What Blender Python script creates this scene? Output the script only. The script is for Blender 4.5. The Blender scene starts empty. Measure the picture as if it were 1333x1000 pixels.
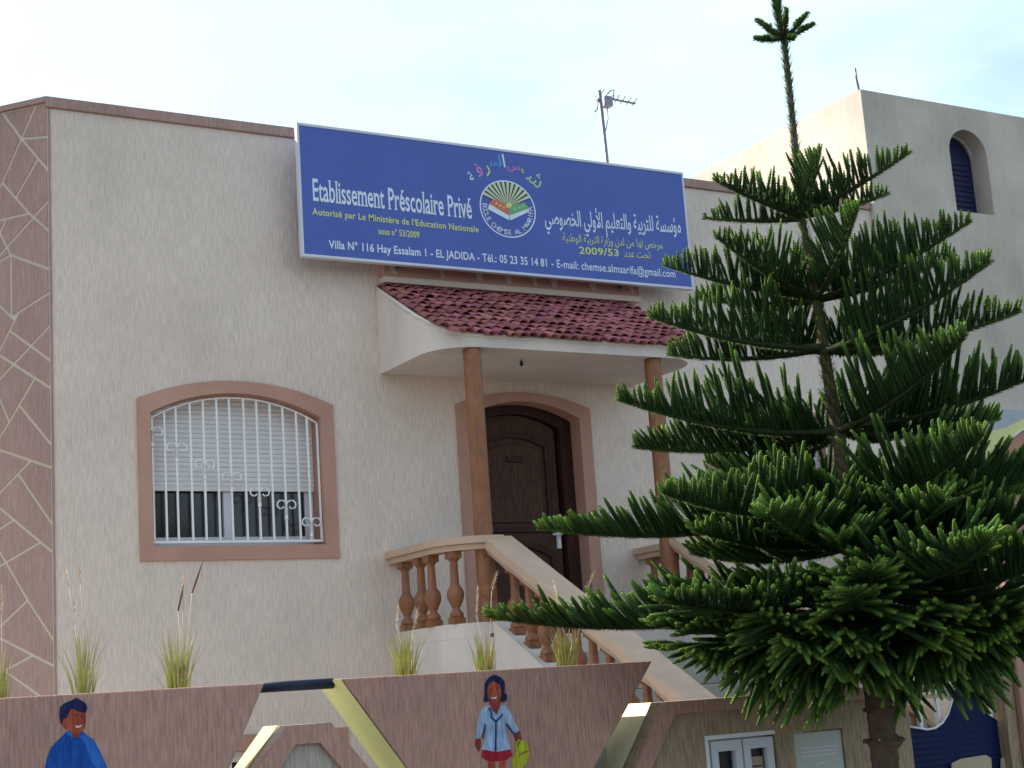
import bpy, bmesh, math, random
import numpy as np
from mathutils import Vector, Matrix
from mathutils.geometry import tessellate_polygon, delaunay_2d_cdt
random.seed(7)
rng = np.random.default_rng(11)
S = bpy.context.scene
C = S.collection
R = math.radians

# ------------------------------------------------------------------ camera
YAW, PITCH, ROLL, FOC = R(30.643), R(11.248), R(-3.968), 2081.0
CAM = np.array([0.0, 0.0, 1.6])
fwd = np.array([math.sin(YAW) * math.cos(PITCH), math.cos(YAW) * math.cos(PITCH), math.sin(PITCH)])
rt0 = np.array([math.cos(YAW), -math.sin(YAW), 0.0])
up0 = np.cross(rt0, fwd)
rt = math.cos(ROLL) * rt0 + math.sin(ROLL) * up0
upv = -math.sin(ROLL) * rt0 + math.cos(ROLL) * up0
cd = bpy.data.cameras.new('camera')
cam = bpy.data.objects.new('camera', cd)
C.objects.link(cam)
m = Matrix(((rt[0], upv[0], -fwd[0]), (rt[1], upv[1], -fwd[1]), (rt[2], upv[2], -fwd[2]))).to_4x4()
m.translation = Vector(CAM)
cam.matrix_world = m
cd.sensor_fit = 'HORIZONTAL'
cd.sensor_width = 36.0
cd.lens = 36.0 * FOC / 1333.0
cd.clip_start = 0.05
cd.clip_end = 2000
S.camera = cam

# ------------------------------------------------------------------ light
SUN_AZ, SUN_EL = R(-31), R(38)          # azimuth from +Y towards +X
w = bpy.data.worlds.new('World')
S.world = w
w.use_nodes = True
nt = w.node_tree
bg = nt.nodes['Background']
sky = nt.nodes.new('ShaderNodeTexSky')
sky.sky_type = 'NISHITA'
sky.sun_disc = False
sky.sun_elevation = SUN_EL
sky.sun_rotation = SUN_AZ
sky.altitude = 10
sky.air_density = 1.0
sky.dust_density = 2.5
sky.ozone_density = 1.0
tc = nt.nodes.new('ShaderNodeTexCoord')
mp = nt.nodes.new('ShaderNodeMapping')
mp.inputs['Scale'].default_value = (1.6, 1.6, 5.0)
nz = nt.nodes.new('ShaderNodeTexNoise')
nz.inputs['Scale'].default_value = 2.2
nz.inputs['Detail'].default_value = 7
nz.inputs['Roughness'].default_value = 0.55
cr = nt.nodes.new('ShaderNodeValToRGB')
cr.color_ramp.elements[0].position = 0.38
cr.color_ramp.elements[0].color = (0.20, 0.20, 0.20, 1)
cr.color_ramp.elements[1].position = 0.68
cr.color_ramp.elements[1].color = (1.0, 1.0, 1.0, 1)
mx = nt.nodes.new('ShaderNodeMix')
mx.data_type = 'RGBA'
mx.inputs['B'].default_value = (3.5, 4.55, 4.95, 1)
nt.links.new(tc.outputs['Generated'], mp.inputs['Vector'])
nt.links.new(mp.outputs[0], nz.inputs['Vector'])
nt.links.new(nz.outputs['Fac'], cr.inputs['Fac'])
nt.links.new(cr.outputs['Color'], mx.inputs['Factor'])
nt.links.new(sky.outputs[0], mx.inputs['A'])
nt.links.new(mx.outputs['Result'], bg.inputs['Color'])
bg.inputs['Strength'].default_value = 0.15
sl = bpy.data.lights.new('sun', 'SUN')
sl.energy = 5.0
sl.angle = R(0.53)
sl.color = (1.0, 0.93, 0.82)
so = bpy.data.objects.new('sun', sl)
C.objects.link(so)
sd = Vector((math.sin(SUN_AZ) * math.cos(SUN_EL), math.cos(SUN_AZ) * math.cos(SUN_EL), math.sin(SUN_EL)))
so.rotation_euler = sd.to_track_quat('Z', 'Y').to_euler()
so.location = (0, 0, 30)
S.view_settings.view_transform = 'Standard'
S.view_settings.look = 'None'
S.view_settings.gamma = 1
S.view_settings.exposure = 0.88
S.view_settings.use_curve_mapping = False


def at(px, py, Y=None, X=None, Z=None, D=None):
    """point of the photographed place seen at photo pixel (px, py), on a plane of the place"""
    d = fwd * FOC + rt * (px - 666.5) - upv * (py - 500.0)
    if D is not None:
        return CAM + d / FOC * D
    for v, i in ((X, 0), (Y, 1), (Z, 2)):
        if v is not None:
            return CAM + d * (v - CAM[i]) / d[i]


# ------------------------------------------------------------------ materials
MATS = {}


def mat(name, col, rough=0.8, spec=0.3, var=0.12, vscale=3.0, bump=0.0, bscale=40.0, stretch=(1, 1, 1),
        dirt=0.0, metal=0.0, streak=0.0, rnd=0.0, attr=None, col2=None, wave=None):
    if name in MATS:
        return MATS[name]
    M = bpy.data.materials.new(name)
    M.use_nodes = True
    t = M.node_tree
    b = t.nodes['Principled BSDF']
    b.inputs['Roughness'].default_value = rough
    b.inputs['Specular IOR Level'].default_value = spec
    b.inputs['Metallic'].default_value = metal
    L = t.links.new
    N = t.nodes.new
    co = N('ShaderNodeTexCoord')
    geo = N('ShaderNodeNewGeometry')
    base = N('ShaderNodeRGB')
    base.outputs[0].default_value = (*col, 1)
    cur = base.outputs[0]
    if attr:
        a = N('ShaderNodeAttribute')
        a.attribute_name = attr
        c2 = N('ShaderNodeMix')
        c2.data_type = 'RGBA'
        L(a.outputs['Fac'], c2.inputs['Factor'])
        L(cur, c2.inputs['A'])
        c2.inputs['B'].default_value = (*col2, 1)
        cur = c2.outputs['Result']

    def noisemul(cur, scale, strch, amt, detail=5, lo=0.3, hi=0.7):
        mpn = N('ShaderNodeMapping')
        mpn.inputs['Scale'].default_value = strch
        L(geo.outputs['Position'], mpn.inputs['Vector'])
        n = N('ShaderNodeTexNoise')
        n.inputs['Scale'].default_value = scale
        n.inputs['Detail'].default_value = detail
        L(mpn.outputs[0], n.inputs['Vector'])
        r = N('ShaderNodeMapRange')
        r.inputs['From Min'].default_value = lo
        r.inputs['From Max'].default_value = hi
        r.inputs['To Min'].default_value = 1 - amt
        r.inputs['To Max'].default_value = 1 + amt
        L(n.outputs['Fac'], r.inputs['Value'])
        mm = N('ShaderNodeVectorMath')
        mm.operation = 'SCALE'
        L(cur, mm.inputs[0])
        L(r.outputs[0], mm.inputs['Scale'])
        return mm.outputs[0]
    if var:
        cur = noisemul(cur, vscale, (1, 1, 1), var)
    if streak:
        cur = noisemul(cur, 1.0, (95, 95, 9), streak, 8, .36, .62)
        cur = noisemul(cur, 1.0, (42, 42, 9), streak * 0.4, 6)
    if dirt:
        cur = noisemul(cur, 1.0, (2.2, 2.2, 0.5), dirt, 6, 0.35, 0.6)
    if rnd:
        oi = N('ShaderNodeObjectInfo')
        hs = N('ShaderNodeHueSaturation')
        r2 = N('ShaderNodeMapRange')
        r2.inputs['To Min'].default_value = 1 - rnd
        r2.inputs['To Max'].default_value = 1 + rnd
        L(oi.outputs['Random'], r2.inputs['Value'])
        L(r2.outputs[0], hs.inputs['Value'])
        r3 = N('ShaderNodeMapRange')
        r3.inputs['To Min'].default_value = 0.48
        r3.inputs['To Max'].default_value = 0.52
        ml = N('ShaderNodeMath')
        ml.operation = 'FRACT'
        m5 = N('ShaderNodeMath')
        m5.operation = 'MULTIPLY'
        m5.inputs[1].default_value = 7.13
        L(oi.outputs['Random'], m5.inputs[0])
        L(m5.outputs[0], ml.inputs[0])
        L(ml.outputs[0], r3.inputs['Value'])
        L(r3.outputs[0], hs.inputs['Hue'])
        L(cur, hs.inputs['Color'])
        cur = hs.outputs[0]
    L(cur, b.inputs['Base Color'])
    if bump:
        mpn = N('ShaderNodeMapping')
        mpn.inputs['Scale'].default_value = stretch
        L(geo.outputs['Position'], mpn.inputs['Vector'])
        n = N('ShaderNodeTexNoise')
        n.inputs['Scale'].default_value = bscale
        n.inputs['Detail'].default_value = 6
        n.inputs['Roughness'].default_value = 0.65
        L(mpn.outputs[0], n.inputs['Vector'])
        bp = N('ShaderNodeBump')
        bp.inputs['Strength'].default_value = 1.0
        bp.inputs['Distance'].default_value = bump
        L(n.outputs['Fac'], bp.inputs['Height'])
        L(bp.outputs[0], b.inputs['Normal'])
    MATS[name] = M
    return M


VS = (1, 1, 0.075)
stucco = lambda n, c, st=0.10, dirt=0.05: mat(n, c, rough=0.92, spec=0.15, var=0.05, vscale=1.3, bump=0.011, bscale=75, stretch=VS, streak=st, dirt=dirt)
m_cream = stucco('cream_scratched_stucco', (0.72, 0.585, 0.51), st=0.09, dirt=0.025)
m_smooth = mat('cream_smooth_render', (0.68, 0.585, 0.53), rough=0.9, spec=0.15, var=0.05, bump=0.003, bscale=14, dirt=0.06)
m_brown = stucco('brown_scratched_stucco', (0.40, 0.255, 0.22))
m_fence = stucco('fence_brown_stucco', (0.45, 0.25, 0.20), st=0.16, dirt=0.08)
m_band = mat('brown_smooth_trim', (0.46, 0.255, 0.195), rough=0.85, spec=0.2, var=0.07, vscale=4, bump=0.002, bscale=30, dirt=0.06)
m_joint = mat('cream_joint', (0.58, 0.47, 0.38), rough=0.9, var=0.05)
m_orange = mat('varnished_brown_render', (0.26, 0.105, 0.048), rough=0.55, spec=0.4, var=0.15, vscale=9, bump=0.004, bscale=22, streak=0.12)
m_rail = mat('pink_handrail_render', (0.55, 0.38, 0.28), rough=0.7, spec=0.3, var=0.08, vscale=6, bump=0.006, bscale=12)
m_tile = mat('clay_tile', (0.35, 0.115, 0.118), rough=0.95, spec=0.1, var=0.25, vscale=25, bump=0.002, bscale=90, rnd=0.32)
m_underlay = mat('tile_mortar', (0.26, 0.10, 0.10), rough=0.9)
m_white = mat('white_paint', (0.80, 0.77, 0.78), rough=0.5, spec=0.4, var=0.04)
m_shutter = mat('shutter_slats', (0.72, 0.69, 0.69), rough=0.55, spec=0.4, var=0.05)
m_alu = mat('white_aluminium', (0.62, 0.61, 0.66), rough=0.4, spec=0.5, var=0.03)
m_glass = mat('dark_window_glass', (0.018, 0.014, 0.016), rough=0.12, spec=0.5, var=0)
m_blue = mat('sign_blue', (0.066, 0.105, 0.40), rough=0.45, spec=0.4, var=0.05, vscale=1.5)
m_signframe = mat('sign_frame_metal', (0.60, 0.60, 0.68), rough=0.4, spec=0.5, var=0.04)
m_twhite = mat('sign_white_print', (0.70, 0.74, 0.86), rough=0.5, var=0)
m_tyel = mat('sign_yellow_print', (0.62, 0.66, 0.22), rough=0.5, var=0)
m_tpink = mat('sign_pink_print', (0.62, 0.22, 0.50), rough=0.5, var=0)
m_tcyan = mat('sign_cyan_print', (0.10, 0.42, 0.62), rough=0.5, var=0)
m_tgreen = mat('sign_green_print', (0.15, 0.42, 0.20), rough=0.5, var=0)
m_tred = mat('sign_red_print', (0.62, 0.16, 0.10), rough=0.5, var=0)
m_tlime = mat('sign_lime_print', (0.42, 0.60, 0.30), rough=0.5, var=0)
m_tdark = mat('sign_dark_print', (0.03, 0.045, 0.09), rough=0.5, var=0)
m_dark = mat('dark_metal', (0.03, 0.03, 0.035), rough=0.5, spec=0.4)
m_grey = mat('grey_metal', (0.20, 0.20, 0.24), rough=0.45, metal=0.6)
m_pipe = mat('blue_black_pipe', (0.014, 0.022, 0.045), rough=0.65, spec=0.3, var=0.1)
m_yel = mat('yellow_green_paint', (0.70, 0.71, 0.34), rough=1.0, spec=0.05, var=0.06, bump=0.002, bscale=30, dirt=0.08)
m_yel2 = mat('pale_yellow_paint', (0.66, 0.60, 0.34), rough=1.0, spec=0.05, var=0.06, bump=0.002, bscale=30, dirt=0.06)
m_greyst = mat('grey_render_edge', (0.40, 0.36, 0.32), rough=0.9, var=0.08, bump=0.003, bscale=30)
m_tan = mat('tan_scratched_stucco', (0.36, 0.26, 0.17), rough=0.92, spec=0.15, var=0.1, vscale=3, bump=0.012, bscale=48, stretch=VS, streak=0.22, dirt=0.12)
m_wood = mat('dark_door_wood', (0.040, 0.014, 0.011), rough=0.6, spec=0.2, var=0.15, vscale=5, streak=0.3)
m_wood2 = mat('door_panel_wood', (0.060, 0.027, 0.017), rough=0.62, spec=0.2, var=0.15, vscale=5, streak=0.35)
m_nb = mat('neighbour_plaster', (0.52, 0.44, 0.38), rough=0.92, spec=0.15, var=0.10, vscale=1.8, bump=0.004, bscale=8, streak=0.05, dirt=0.07)
m_nb2 = mat('grey_plaster', (0.40, 0.41, 0.44), rough=0.9, var=0.06, dirt=0.05)
m_navy = mat('navy_shutter', (0.012, 0.014, 0.06), rough=0.6, var=0.1)
m_gate = mat('navy_gate_sheet', (0.004, 0.010, 0.060), rough=0.65, spec=0.2, var=0.1)
m_creamm = mat('cream_metal', (0.45, 0.36, 0.24), rough=0.6, var=0.08)
m_soil = mat('soil', (0.06, 0.045, 0.03), rough=1, bump=0.02, bscale=30)
m_asph = mat('asphalt', (0.055, 0.053, 0.05), rough=0.9, var=0.2, bump=0.004, bscale=120)
m_pave = mat('concrete_pavement', (0.30, 0.28, 0.25), rough=0.9, var=0.12, bump=0.003, bscale=60)
m_step = mat('step_stone', (0.45, 0.40, 0.36), rough=0.6, var=0.08)
m_roof = mat('roof_screed', (0.35, 0.32, 0.29), rough=0.9)
m_bark = mat('pine_bark', (0.10, 0.062, 0.042), rough=0.95, var=0.3, vscale=18, bump=0.012, bscale=30, stretch=(1, 1, 2.2))
m_stem = mat('grey_green_stem', (0.10, 0.085, 0.07), rough=0.9, var=0.2, vscale=30)
m_twig = mat('green_brown_twig', (0.035, 0.042, 0.016), rough=0.9, var=0.3, vscale=30)
m_leaf = mat('araucaria_needles', (0.013, 0.036, 0.012), rough=0.75, spec=0.12, var=0.42, vscale=6, attr='young', col2=(0.16, 0.27, 0.04))
m_grass = mat('dry_grass_blades', (0.33, 0.37, 0.08), rough=0.7, var=0.3, vscale=12, attr='young', col2=(0.42, 0.36, 0.20))
m_plume = mat('grass_plume', (0.55, 0.44, 0.34), rough=0.9, var=0.2, vscale=30)
m_seed = mat('brown_seed_head', (0.18, 0.10, 0.07), rough=0.9, var=0.2, vscale=30)
pm = lambda n, c: mat('paint_' + n, c, rough=0.85, spec=0.15, var=0.16, vscale=14, bump=0.010, bscale=55, stretch=VS, streak=0.22)
p_hair = pm('navy_hair', (0.018, 0.022, 0.075))
p_skin = pm('red_brown_skin', (0.36, 0.075, 0.04))
p_skin2 = pm('deep_red_brown_skin', (0.25, 0.05, 0.04))  # deeper red-brown mural paint for necks, hands and the bag line
p_blue = pm('royal_blue', (0.015, 0.075, 0.33))
p_blue2 = pm('mid_blue', (0.03, 0.13, 0.45))
p_sky = pm('pale_blue', (0.33, 0.43, 0.62))
p_red = pm('dark_red', (0.33, 0.02, 0.035))
p_lime = pm('lime_yellow', (0.42, 0.42, 0.03))
p_wht = pm('white', (0.7, 0.7, 0.68))
p_line = pm('line_navy', (0.02, 0.045, 0.16))


# ------------------------------------------------------------------ mesh helpers
class MB:
    def __init__(s):
        s.v = []
        s.f = []
        s.sm = []

    def add(s, vs, fs, smooth=False):
        o = len(s.v)
        s.v += [tuple(map(float, v)) for v in vs]
        s.f += [tuple(i + o for i in f) for f in fs]
        s.sm += [smooth] * len(fs)
        return s

    def box(s, x0, x1, y0, y1, z0, z1):
        v = [(x, y, z) for z in (z0, z1) for y in (y0, y1) for x in (x0, x1)]
        return s.add(v, [(0, 2, 3, 1), (4, 5, 7, 6), (0, 1, 5, 4), (2, 6, 7, 3), (0, 4, 6, 2), (1, 3, 7, 5)])

    def prism(s, poly, f, d):
        """poly: list of 2D points, f(p)->3D, d: extrusion vector; any simple polygon"""
        n = len(poly)
        a = [np.array(f(p), float) for p in poly]
        b = [p + np.array(d, float) for p in a]
        tri = tessellate_polygon([[Vector((p[0], p[1], 0)) for p in poly]])
        fs = [tuple(t) for t in tri] + [tuple(i + n for i in reversed(t)) for t in tri]
        fs += [(i, (i + 1) % n, (i + 1) % n + n, i + n) for i in range(n)]
        return s.add(a + b, fs)

    def xz(s, poly, y0, y1):
        return s.prism(poly, lambda p: (p[0], y0, p[1]), (0, y1 - y0, 0))

    def holed(s, outline, holes, y0, y1):
        loops = [outline] + holes
        pts = [p for l in loops for p in l]
        tri = tessellate_polygon([[Vector((p[0], p[1], 0)) for p in l] for l in loops])
        n = len(pts)
        vs = [(p[0], y0, p[1]) for p in pts] + [(p[0], y1, p[1]) for p in pts]
        fs = [tuple(t) for t in tri] + [tuple(i + n for i in reversed(t)) for t in tri]
        o = 0
        for l in loops:
            k = len(l)
            fs += [(o + i, o + (i + 1) % k, o + (i + 1) % k + n, o + i + n) for i in range(k)]
            o += k
        return s.add(vs, fs)

    def tube(s, pts, r, k=8, smooth=True, cap=True):
        pts = [np.array(p, float) for p in pts]
        n = len(pts)
        rs = r if hasattr(r, '__len__') else [r] * n
        t0 = pts[1] - pts[0]
        ref = np.array([0, 0, 1.0]) if abs(t0[2]) < 0.9 * np.linalg.norm(t0) else np.array([1.0, 0, 0])
        vs = []
        for i in range(n):
            t = pts[min(i + 1, n - 1)] - pts[max(i - 1, 0)]
            t = t / (np.linalg.norm(t) + 1e-9)
            a = np.cross(t, ref)
            a /= np.linalg.norm(a) + 1e-9
            b = np.cross(t, a)
            ref = -b if False else ref
            for j in range(k):
                an = 2 * math.pi * j / k
                vs.append(pts[i] + rs[i] * (math.cos(an) * a + math.sin(an) * b))
        fs = [(i * k + j, i * k + (j + 1) % k, (i + 1) * k + (j + 1) % k, (i + 1) * k + j) for i in range(n - 1) for j in range(k)]
        if cap:
            fs += [tuple(range(k))[::-1], tuple((n - 1) * k + j for j in range(k))]
        return s.add(vs, fs, smooth)

    def lathe(s, prof, c, k=12, smooth=True):
        vs = []
        for r, z in prof:
            for j in range(k):
                a = 2 * math.pi * j / k
                vs.append((c[0] + r * math.cos(a), c[1] + r * math.sin(a), c[2] + z))
        n = len(prof)
        fs = [(i * k + j, i * k + (j + 1) % k, (i + 1) * k + (j + 1) % k, (i + 1) * k + j) for i in range(n - 1) for j in range(k)]
        fs += [tuple(range(k))[::-1], tuple((n - 1) * k + j for j in range(k))]
        return s.add(vs, fs, smooth)

    def mesh(s, name, m):
        me = bpy.data.meshes.new(name)
        me.from_pydata(s.v, [], s.f)
        if any(s.sm):
            me.polygons.foreach_set('use_smooth', s.sm)
        if m:
            me.materials.append(m)
        return me

    def obj(s, name, m, parent=None, bevel=0, fix=True):
        me = s.mesh(name, m)
        if fix or bevel:
            bm = bmesh.new()
            bm.from_mesh(me)
            if fix:
                bmesh.ops.recalc_face_normals(bm, faces=bm.faces)
            if bevel:
                es = [e for e in bm.edges if len(e.link_faces) == 2 and e.calc_face_angle(0) > 0.6]
                bmesh.ops.bevel(bm, geom=es, offset=bevel, segments=2, affect='EDGES', profile=0.5)
            bm.to_mesh(me)
            bm.free()
        return link(name, me, parent)


def link(name, data, parent=None):
    o = bpy.data.objects.new(name, data)
    C.objects.link(o)
    if parent:
        o.parent = parent
        o.matrix_parent_inverse = Matrix.Translation(-Vector(parent_origin(parent)))
    return o


def parent_origin(p):
    v = Vector(p.location)
    while p.parent:
        p = p.parent
        v = Vector(p.location) if False else v
    return ORIG.get(p.name, v)


ORIG = {}


def tag(o, label=None, cat=None, group=None, kind=None):
    if label: o['label'] = label
    if cat: o['category'] = cat
    if group: o['group'] = group
    if kind: o['kind'] = kind
    return o


def thing(name, label, cat, loc=(0, 0, 0), group=None):
    o = bpy.data.objects.new(name, None)
    o.empty_display_size = 0.2
    C.objects.link(o)
    o.location = loc
    ORIG[o.name] = tuple(loc)
    return tag(o, label, cat, group)


def link(name, data, parent=None):          # world-space meshes under an Empty at its base
    o = bpy.data.objects.new(name, data)
    C.objects.link(o)
    if parent:
        o.parent = parent
        root = parent
        while root.parent:
            root = root.parent
        if parent is root:
            o.location = -Vector(ORIG.get(root.name, (0, 0, 0)))
    return o


def arch(x0, x1, z0, zs, zc, n=20):
    """outline from bottom-left round: bottom, right jamb, segmental arch, left jamb"""
    h = zc - zs
    wd = (x1 - x0) / 2
    r = (wd * wd + h * h) / (2 * h)
    cx, cz = (x0 + x1) / 2, zc - r
    a0 = math.asin(min(1, wd / r))
    pts = [(x0, z0), (x1, z0)]
    for i in range(n + 1):
        a = a0 - 2 * a0 * i / n
        pts.append((cx + r * math.sin(a), cz + r * math.cos(a)))
    return pts


def surround(o, i, yf, yw, yb, closed=True):
    """frame between outline o and i (same count): face at yf, outer edge back to yw, reveal back to yb"""
    mb = MB()
    n = len(o)
    vs = []
    for p in o: vs.append((p[0], yf, p[1]))
    for p in i: vs.append((p[0], yf, p[1]))
    for p in o: vs.append((p[0], yw, p[1]))
    for p in i: vs.append((p[0], yb, p[1]))
    fs = []
    rg = range(n) if closed else range(1, n)
    for k in rg:
        q = (k + 1) % n
        fs += [(k, q, n + q, n + k), (k, q, 2 * n + q, 2 * n + k), (n + k, n + q, 3 * n + q, 3 * n + k)]
    mb.add(vs, fs)
    return mb


# ================================================================== SETTING
FY = 11.8            # facade plane
g = MB()
g.add([(-400, -400, 0), (400, -400, 0), (400, 900, 0), (-400, 900, 0)], [(0, 1, 2, 3)])
tag(g.obj('ground', m_asph), kind='structure')
tag(MB().box(-30, 40, 4.9, 6.999, 0.004, 0.14).obj('pavement', m_pave), kind='structure')
tag(MB().box(-30, 40, 4.72, 4.897, 0.004, 0.15).obj('kerb', m_pave), kind='structure')
tag(MB().box(-6, 11.2, 7.305, 11.78, 0.004, 0.35).obj('yard', m_pave), kind='structure')

# ================================================================== SCHOOL VILLA
villa = thing('school_villa', 'single storey cream stucco villa with pink brown trim, under the blue sign', 'building', (7, FY, 0))
ZT = 6.44
XL, XR = 2.995, 11.448
win_o = arch(3.64, 5.27, 2.83, 4.078, 4.246)
win_i = arch(3.742, 5.156, 2.94, 3.972, 4.147)
rwin_o = [(x + 5.40, z) for x, z in win_o]
rwin_i = [(x + 5.40, z) for x, z in win_i]
door_o = arch(6.41, 7.77, 2.10, 4.128, 4.252)
door_i = arch(6.53, 7.65, 2.10, 4.035, 4.172)
bw_o = [(3.64, 0.6), (5.27, 0.6), (5.27, 1.50), (3.64, 1.50)]
bw_i = [(3.76, 0.72), (5.15, 0.72), (5.15, 1.38), (3.76, 1.38)]
front = MB().holed([(XL, 0.3), (XR, 0.3), (XR, ZT - 0.09), (XL, ZT - 0.09)], [h[::-1] for h in (win_o, rwin_o, door_o, bw_o)], FY, FY + 0.22)
front.obj('front_wall', m_cream, villa)
# side, back and roof
CH = R(50)
cdx, cdy = -math.cos(CH), math.sin(CH)
CL = 3.4
bx, by = XL - 0.04 + cdx * CL, FY + cdy * CL
MB().box(XR - 0.25, XR - 0.003, FY + 0.225, FY + 9, 0.0, ZT - 0.01).obj('side_wall', m_cream, villa)
MB().box(bx, XR - 0.25, FY + 9, FY + 9.25, 0.0, ZT - 0.01).obj('back_wall', m_cream, villa)
MB().box(bx, bx + 0.22, by + 0.05, FY + 9, 0.0, ZT - 0.01).obj('side_wall', m_cream, villa)
MB().prism([(XL + .1, FY + .225), (XR - .26, FY + .225), (XR - .26, FY + 8.99), (bx + .23, FY + 8.99), (bx + .23, by + .1)],
           lambda p: (p[0], p[1], 6.0), (0, 0, 0.12)).obj('roof', m_roof, villa)
# interior walls behind glass and door (dark rooms)
MB().box(3.2, 11.2, FY + 1.4, FY + 1.5, 0.3, 5.9).obj('inner_wall', m_roof, villa)
# parapet band
MB().box(XL - 0.02, XR - 0.003, FY - 0.025, FY + 0.24, ZT - 0.088, ZT).obj('parapet_band', m_brown, villa, bevel=0.006)
# chamfer wall with crazy-paving pieces
cn = np.array([-math.sin(CH), -math.cos(CH), 0])
cdir = np.array([cdx, cdy, 0])
corner = np.array([XL - 0.003, FY - 0.003, 0])


def chf(p, off=0.0):     # p=(distance along, z)
    return corner + cdir * p[0] + np.array([0, 0, p[1]]) + cn * off


MB().prism([(0, 0.3), (CL, 0.3), (CL, ZT - .002), (0, ZT - .002)], lambda p: chf(p, 0), tuple(-cn * 0.22)).obj('corner_wall', m_joint, villa)


def to_ch(px, py):
    d = fwd * FOC + rt * (px - 666.5) - upv * (py - 500.0)
    t = (corner - CAM).dot(cn) / d.dot(cn)
    P = CAM + d * t
    return ((P - corner).dot(cdir), P[2])


segs = [((-60, 95), (0, 143)), ((0, 143), (28, 181)), ((28, 181), (47, 137)), ((28, 181), (64, 178)), ((28, 181), (67, 227)), ((48, 210), (21, 257)),
        ((28, 181), (3, 238)), ((0, 200), (3, 238)), ((3, 238), (38, 278)), ((3, 238), (-30, 300)), ((38, 278), (66, 303)), ((38, 278), (-40, 296)),
        ((0, 304), (14, 332)), ((-30, 250), (0, 304)), ((14, 332), (-20, 352)), ((14, 332), (66, 351)), ((14, 332), (15, 413)), ((15, 413), (-30, 370)), ((15, 413), (68, 379)),
        ((23, 410), (0, 456)), ((0, 456), (-20, 490)), ((13, 431), (69, 472)), ((69, 420), (-20, 515)), ((-30, 440), (0, 463)), ((0, 463), (70, 508)), ((44, 495), (12, 550)),
        ((12, 550), (-20, 600)), ((-10, 495), (12, 550)), ((26, 529), (70, 583)), ((-40, 575), (0, 586)), ((0, 586), (71, 610)), ((38, 602), (-10, 652)), ((24, 618), (71, 687)),
        ((-20, 645), (0, 662)), ((0, 662), (71, 721)), ((18, 677), (-20, 702)), ((0, 719), (37, 783)), ((-30, 680), (0, 719)), ((37, 783), (68, 831)), ((53, 706), (0, 737)), ((0, 737), (-40, 760)),
        ((71, 748), (-30, 845)), ((-40, 815), (0, 831)), ((0, 831), (72, 868)), ((43, 853), (-30, 893)), ((8, 875), (60, 912)), ((28, 892), (8, 912)), ((60, 912), (90, 935))]
bounds = [(0.0, 0.3), (CL - 0.001, 0.3), (CL - 0.001, ZT - 0.05), (0.0, ZT - 0.05)]
vv = [Vector(p) for p in bounds]
ee = [(0, 1), (1, 2), (2, 3), (3, 0)]
rs = random.Random(5)
sg = []
for a, b in segs:
    A, B = to_ch(*a), to_ch(*b)
    sg.append((A, B))
# the pattern goes on past the frame
for i in range(16):
    x, z = rs.uniform(0.75, 3.2), rs.uniform(0.5, 6.3)
    an = rs.choice((0.9, -0.9, 0.35, 2.0)) + rs.uniform(-.3, .3)
    l = rs.uniform(0.7, 1.6)
    sg.append(((x - l * math.cos(an), z - l * math.sin(an)), (x + l * math.cos(an), z + l * math.sin(an))))


def clip(A, B):
    A, B = np.array(A), np.array(B)
    t0, t1 = 0.0, 1.0
    d = B - A
    for k, lo, hi in ((0, 0.0, CL - .001), (1, 0.3, ZT - 0.05)):
        if abs(d[k]) < 1e-9:
            if not lo <= A[k] <= hi: return None
            continue
        u, v2 = (lo - A[k]) / d[k], (hi - A[k]) / d[k]
        t0, t1 = max(t0, min(u, v2)), min(t1, max(u, v2))
    return None if t1 - t0 < 1e-3 else (A + d * t0, A + d * t1)


for A, B in sg:
    d = (np.array(B) - np.array(A))
    d = d / (np.linalg.norm(d) + 1e-9) * .05
    q = clip(np.array(A) - d, np.array(B) + d)
    if q is None: continue
    vv += [Vector(q[0]), Vector(q[1])]
    ee.append((len(vv) - 2, len(vv) - 1))
res = delaunay_2d_cdt(vv, ee, [], 0, 1e-4)
ed_ = [tuple(e) for e, oe in zip(res[1], res[4]) if oe]
while True:
    deg = {}
    for a, b in ed_:
        deg[a] = deg.get(a, 0) + 1
        deg[b] = deg.get(b, 0) + 1
    keep = [e for e in ed_ if deg[e[0]] > 1 and deg[e[1]] > 1]
    if len(keep) == len(ed_): break
    ed_ = keep
res = delaunay_2d_cdt(list(res[0]), ed_, [], 0, 1e-5)
hard = {frozenset(e) for e, oe in zip(res[1], res[4]) if oe}
tris = [tuple(f) for f in res[2]]
own = {}
for ti, f in enumerate(tris):
    for q in range(3):
        own.setdefault(frozenset((f[q], f[(q + 1) % 3])), []).append(ti)
seen = set()
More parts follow.
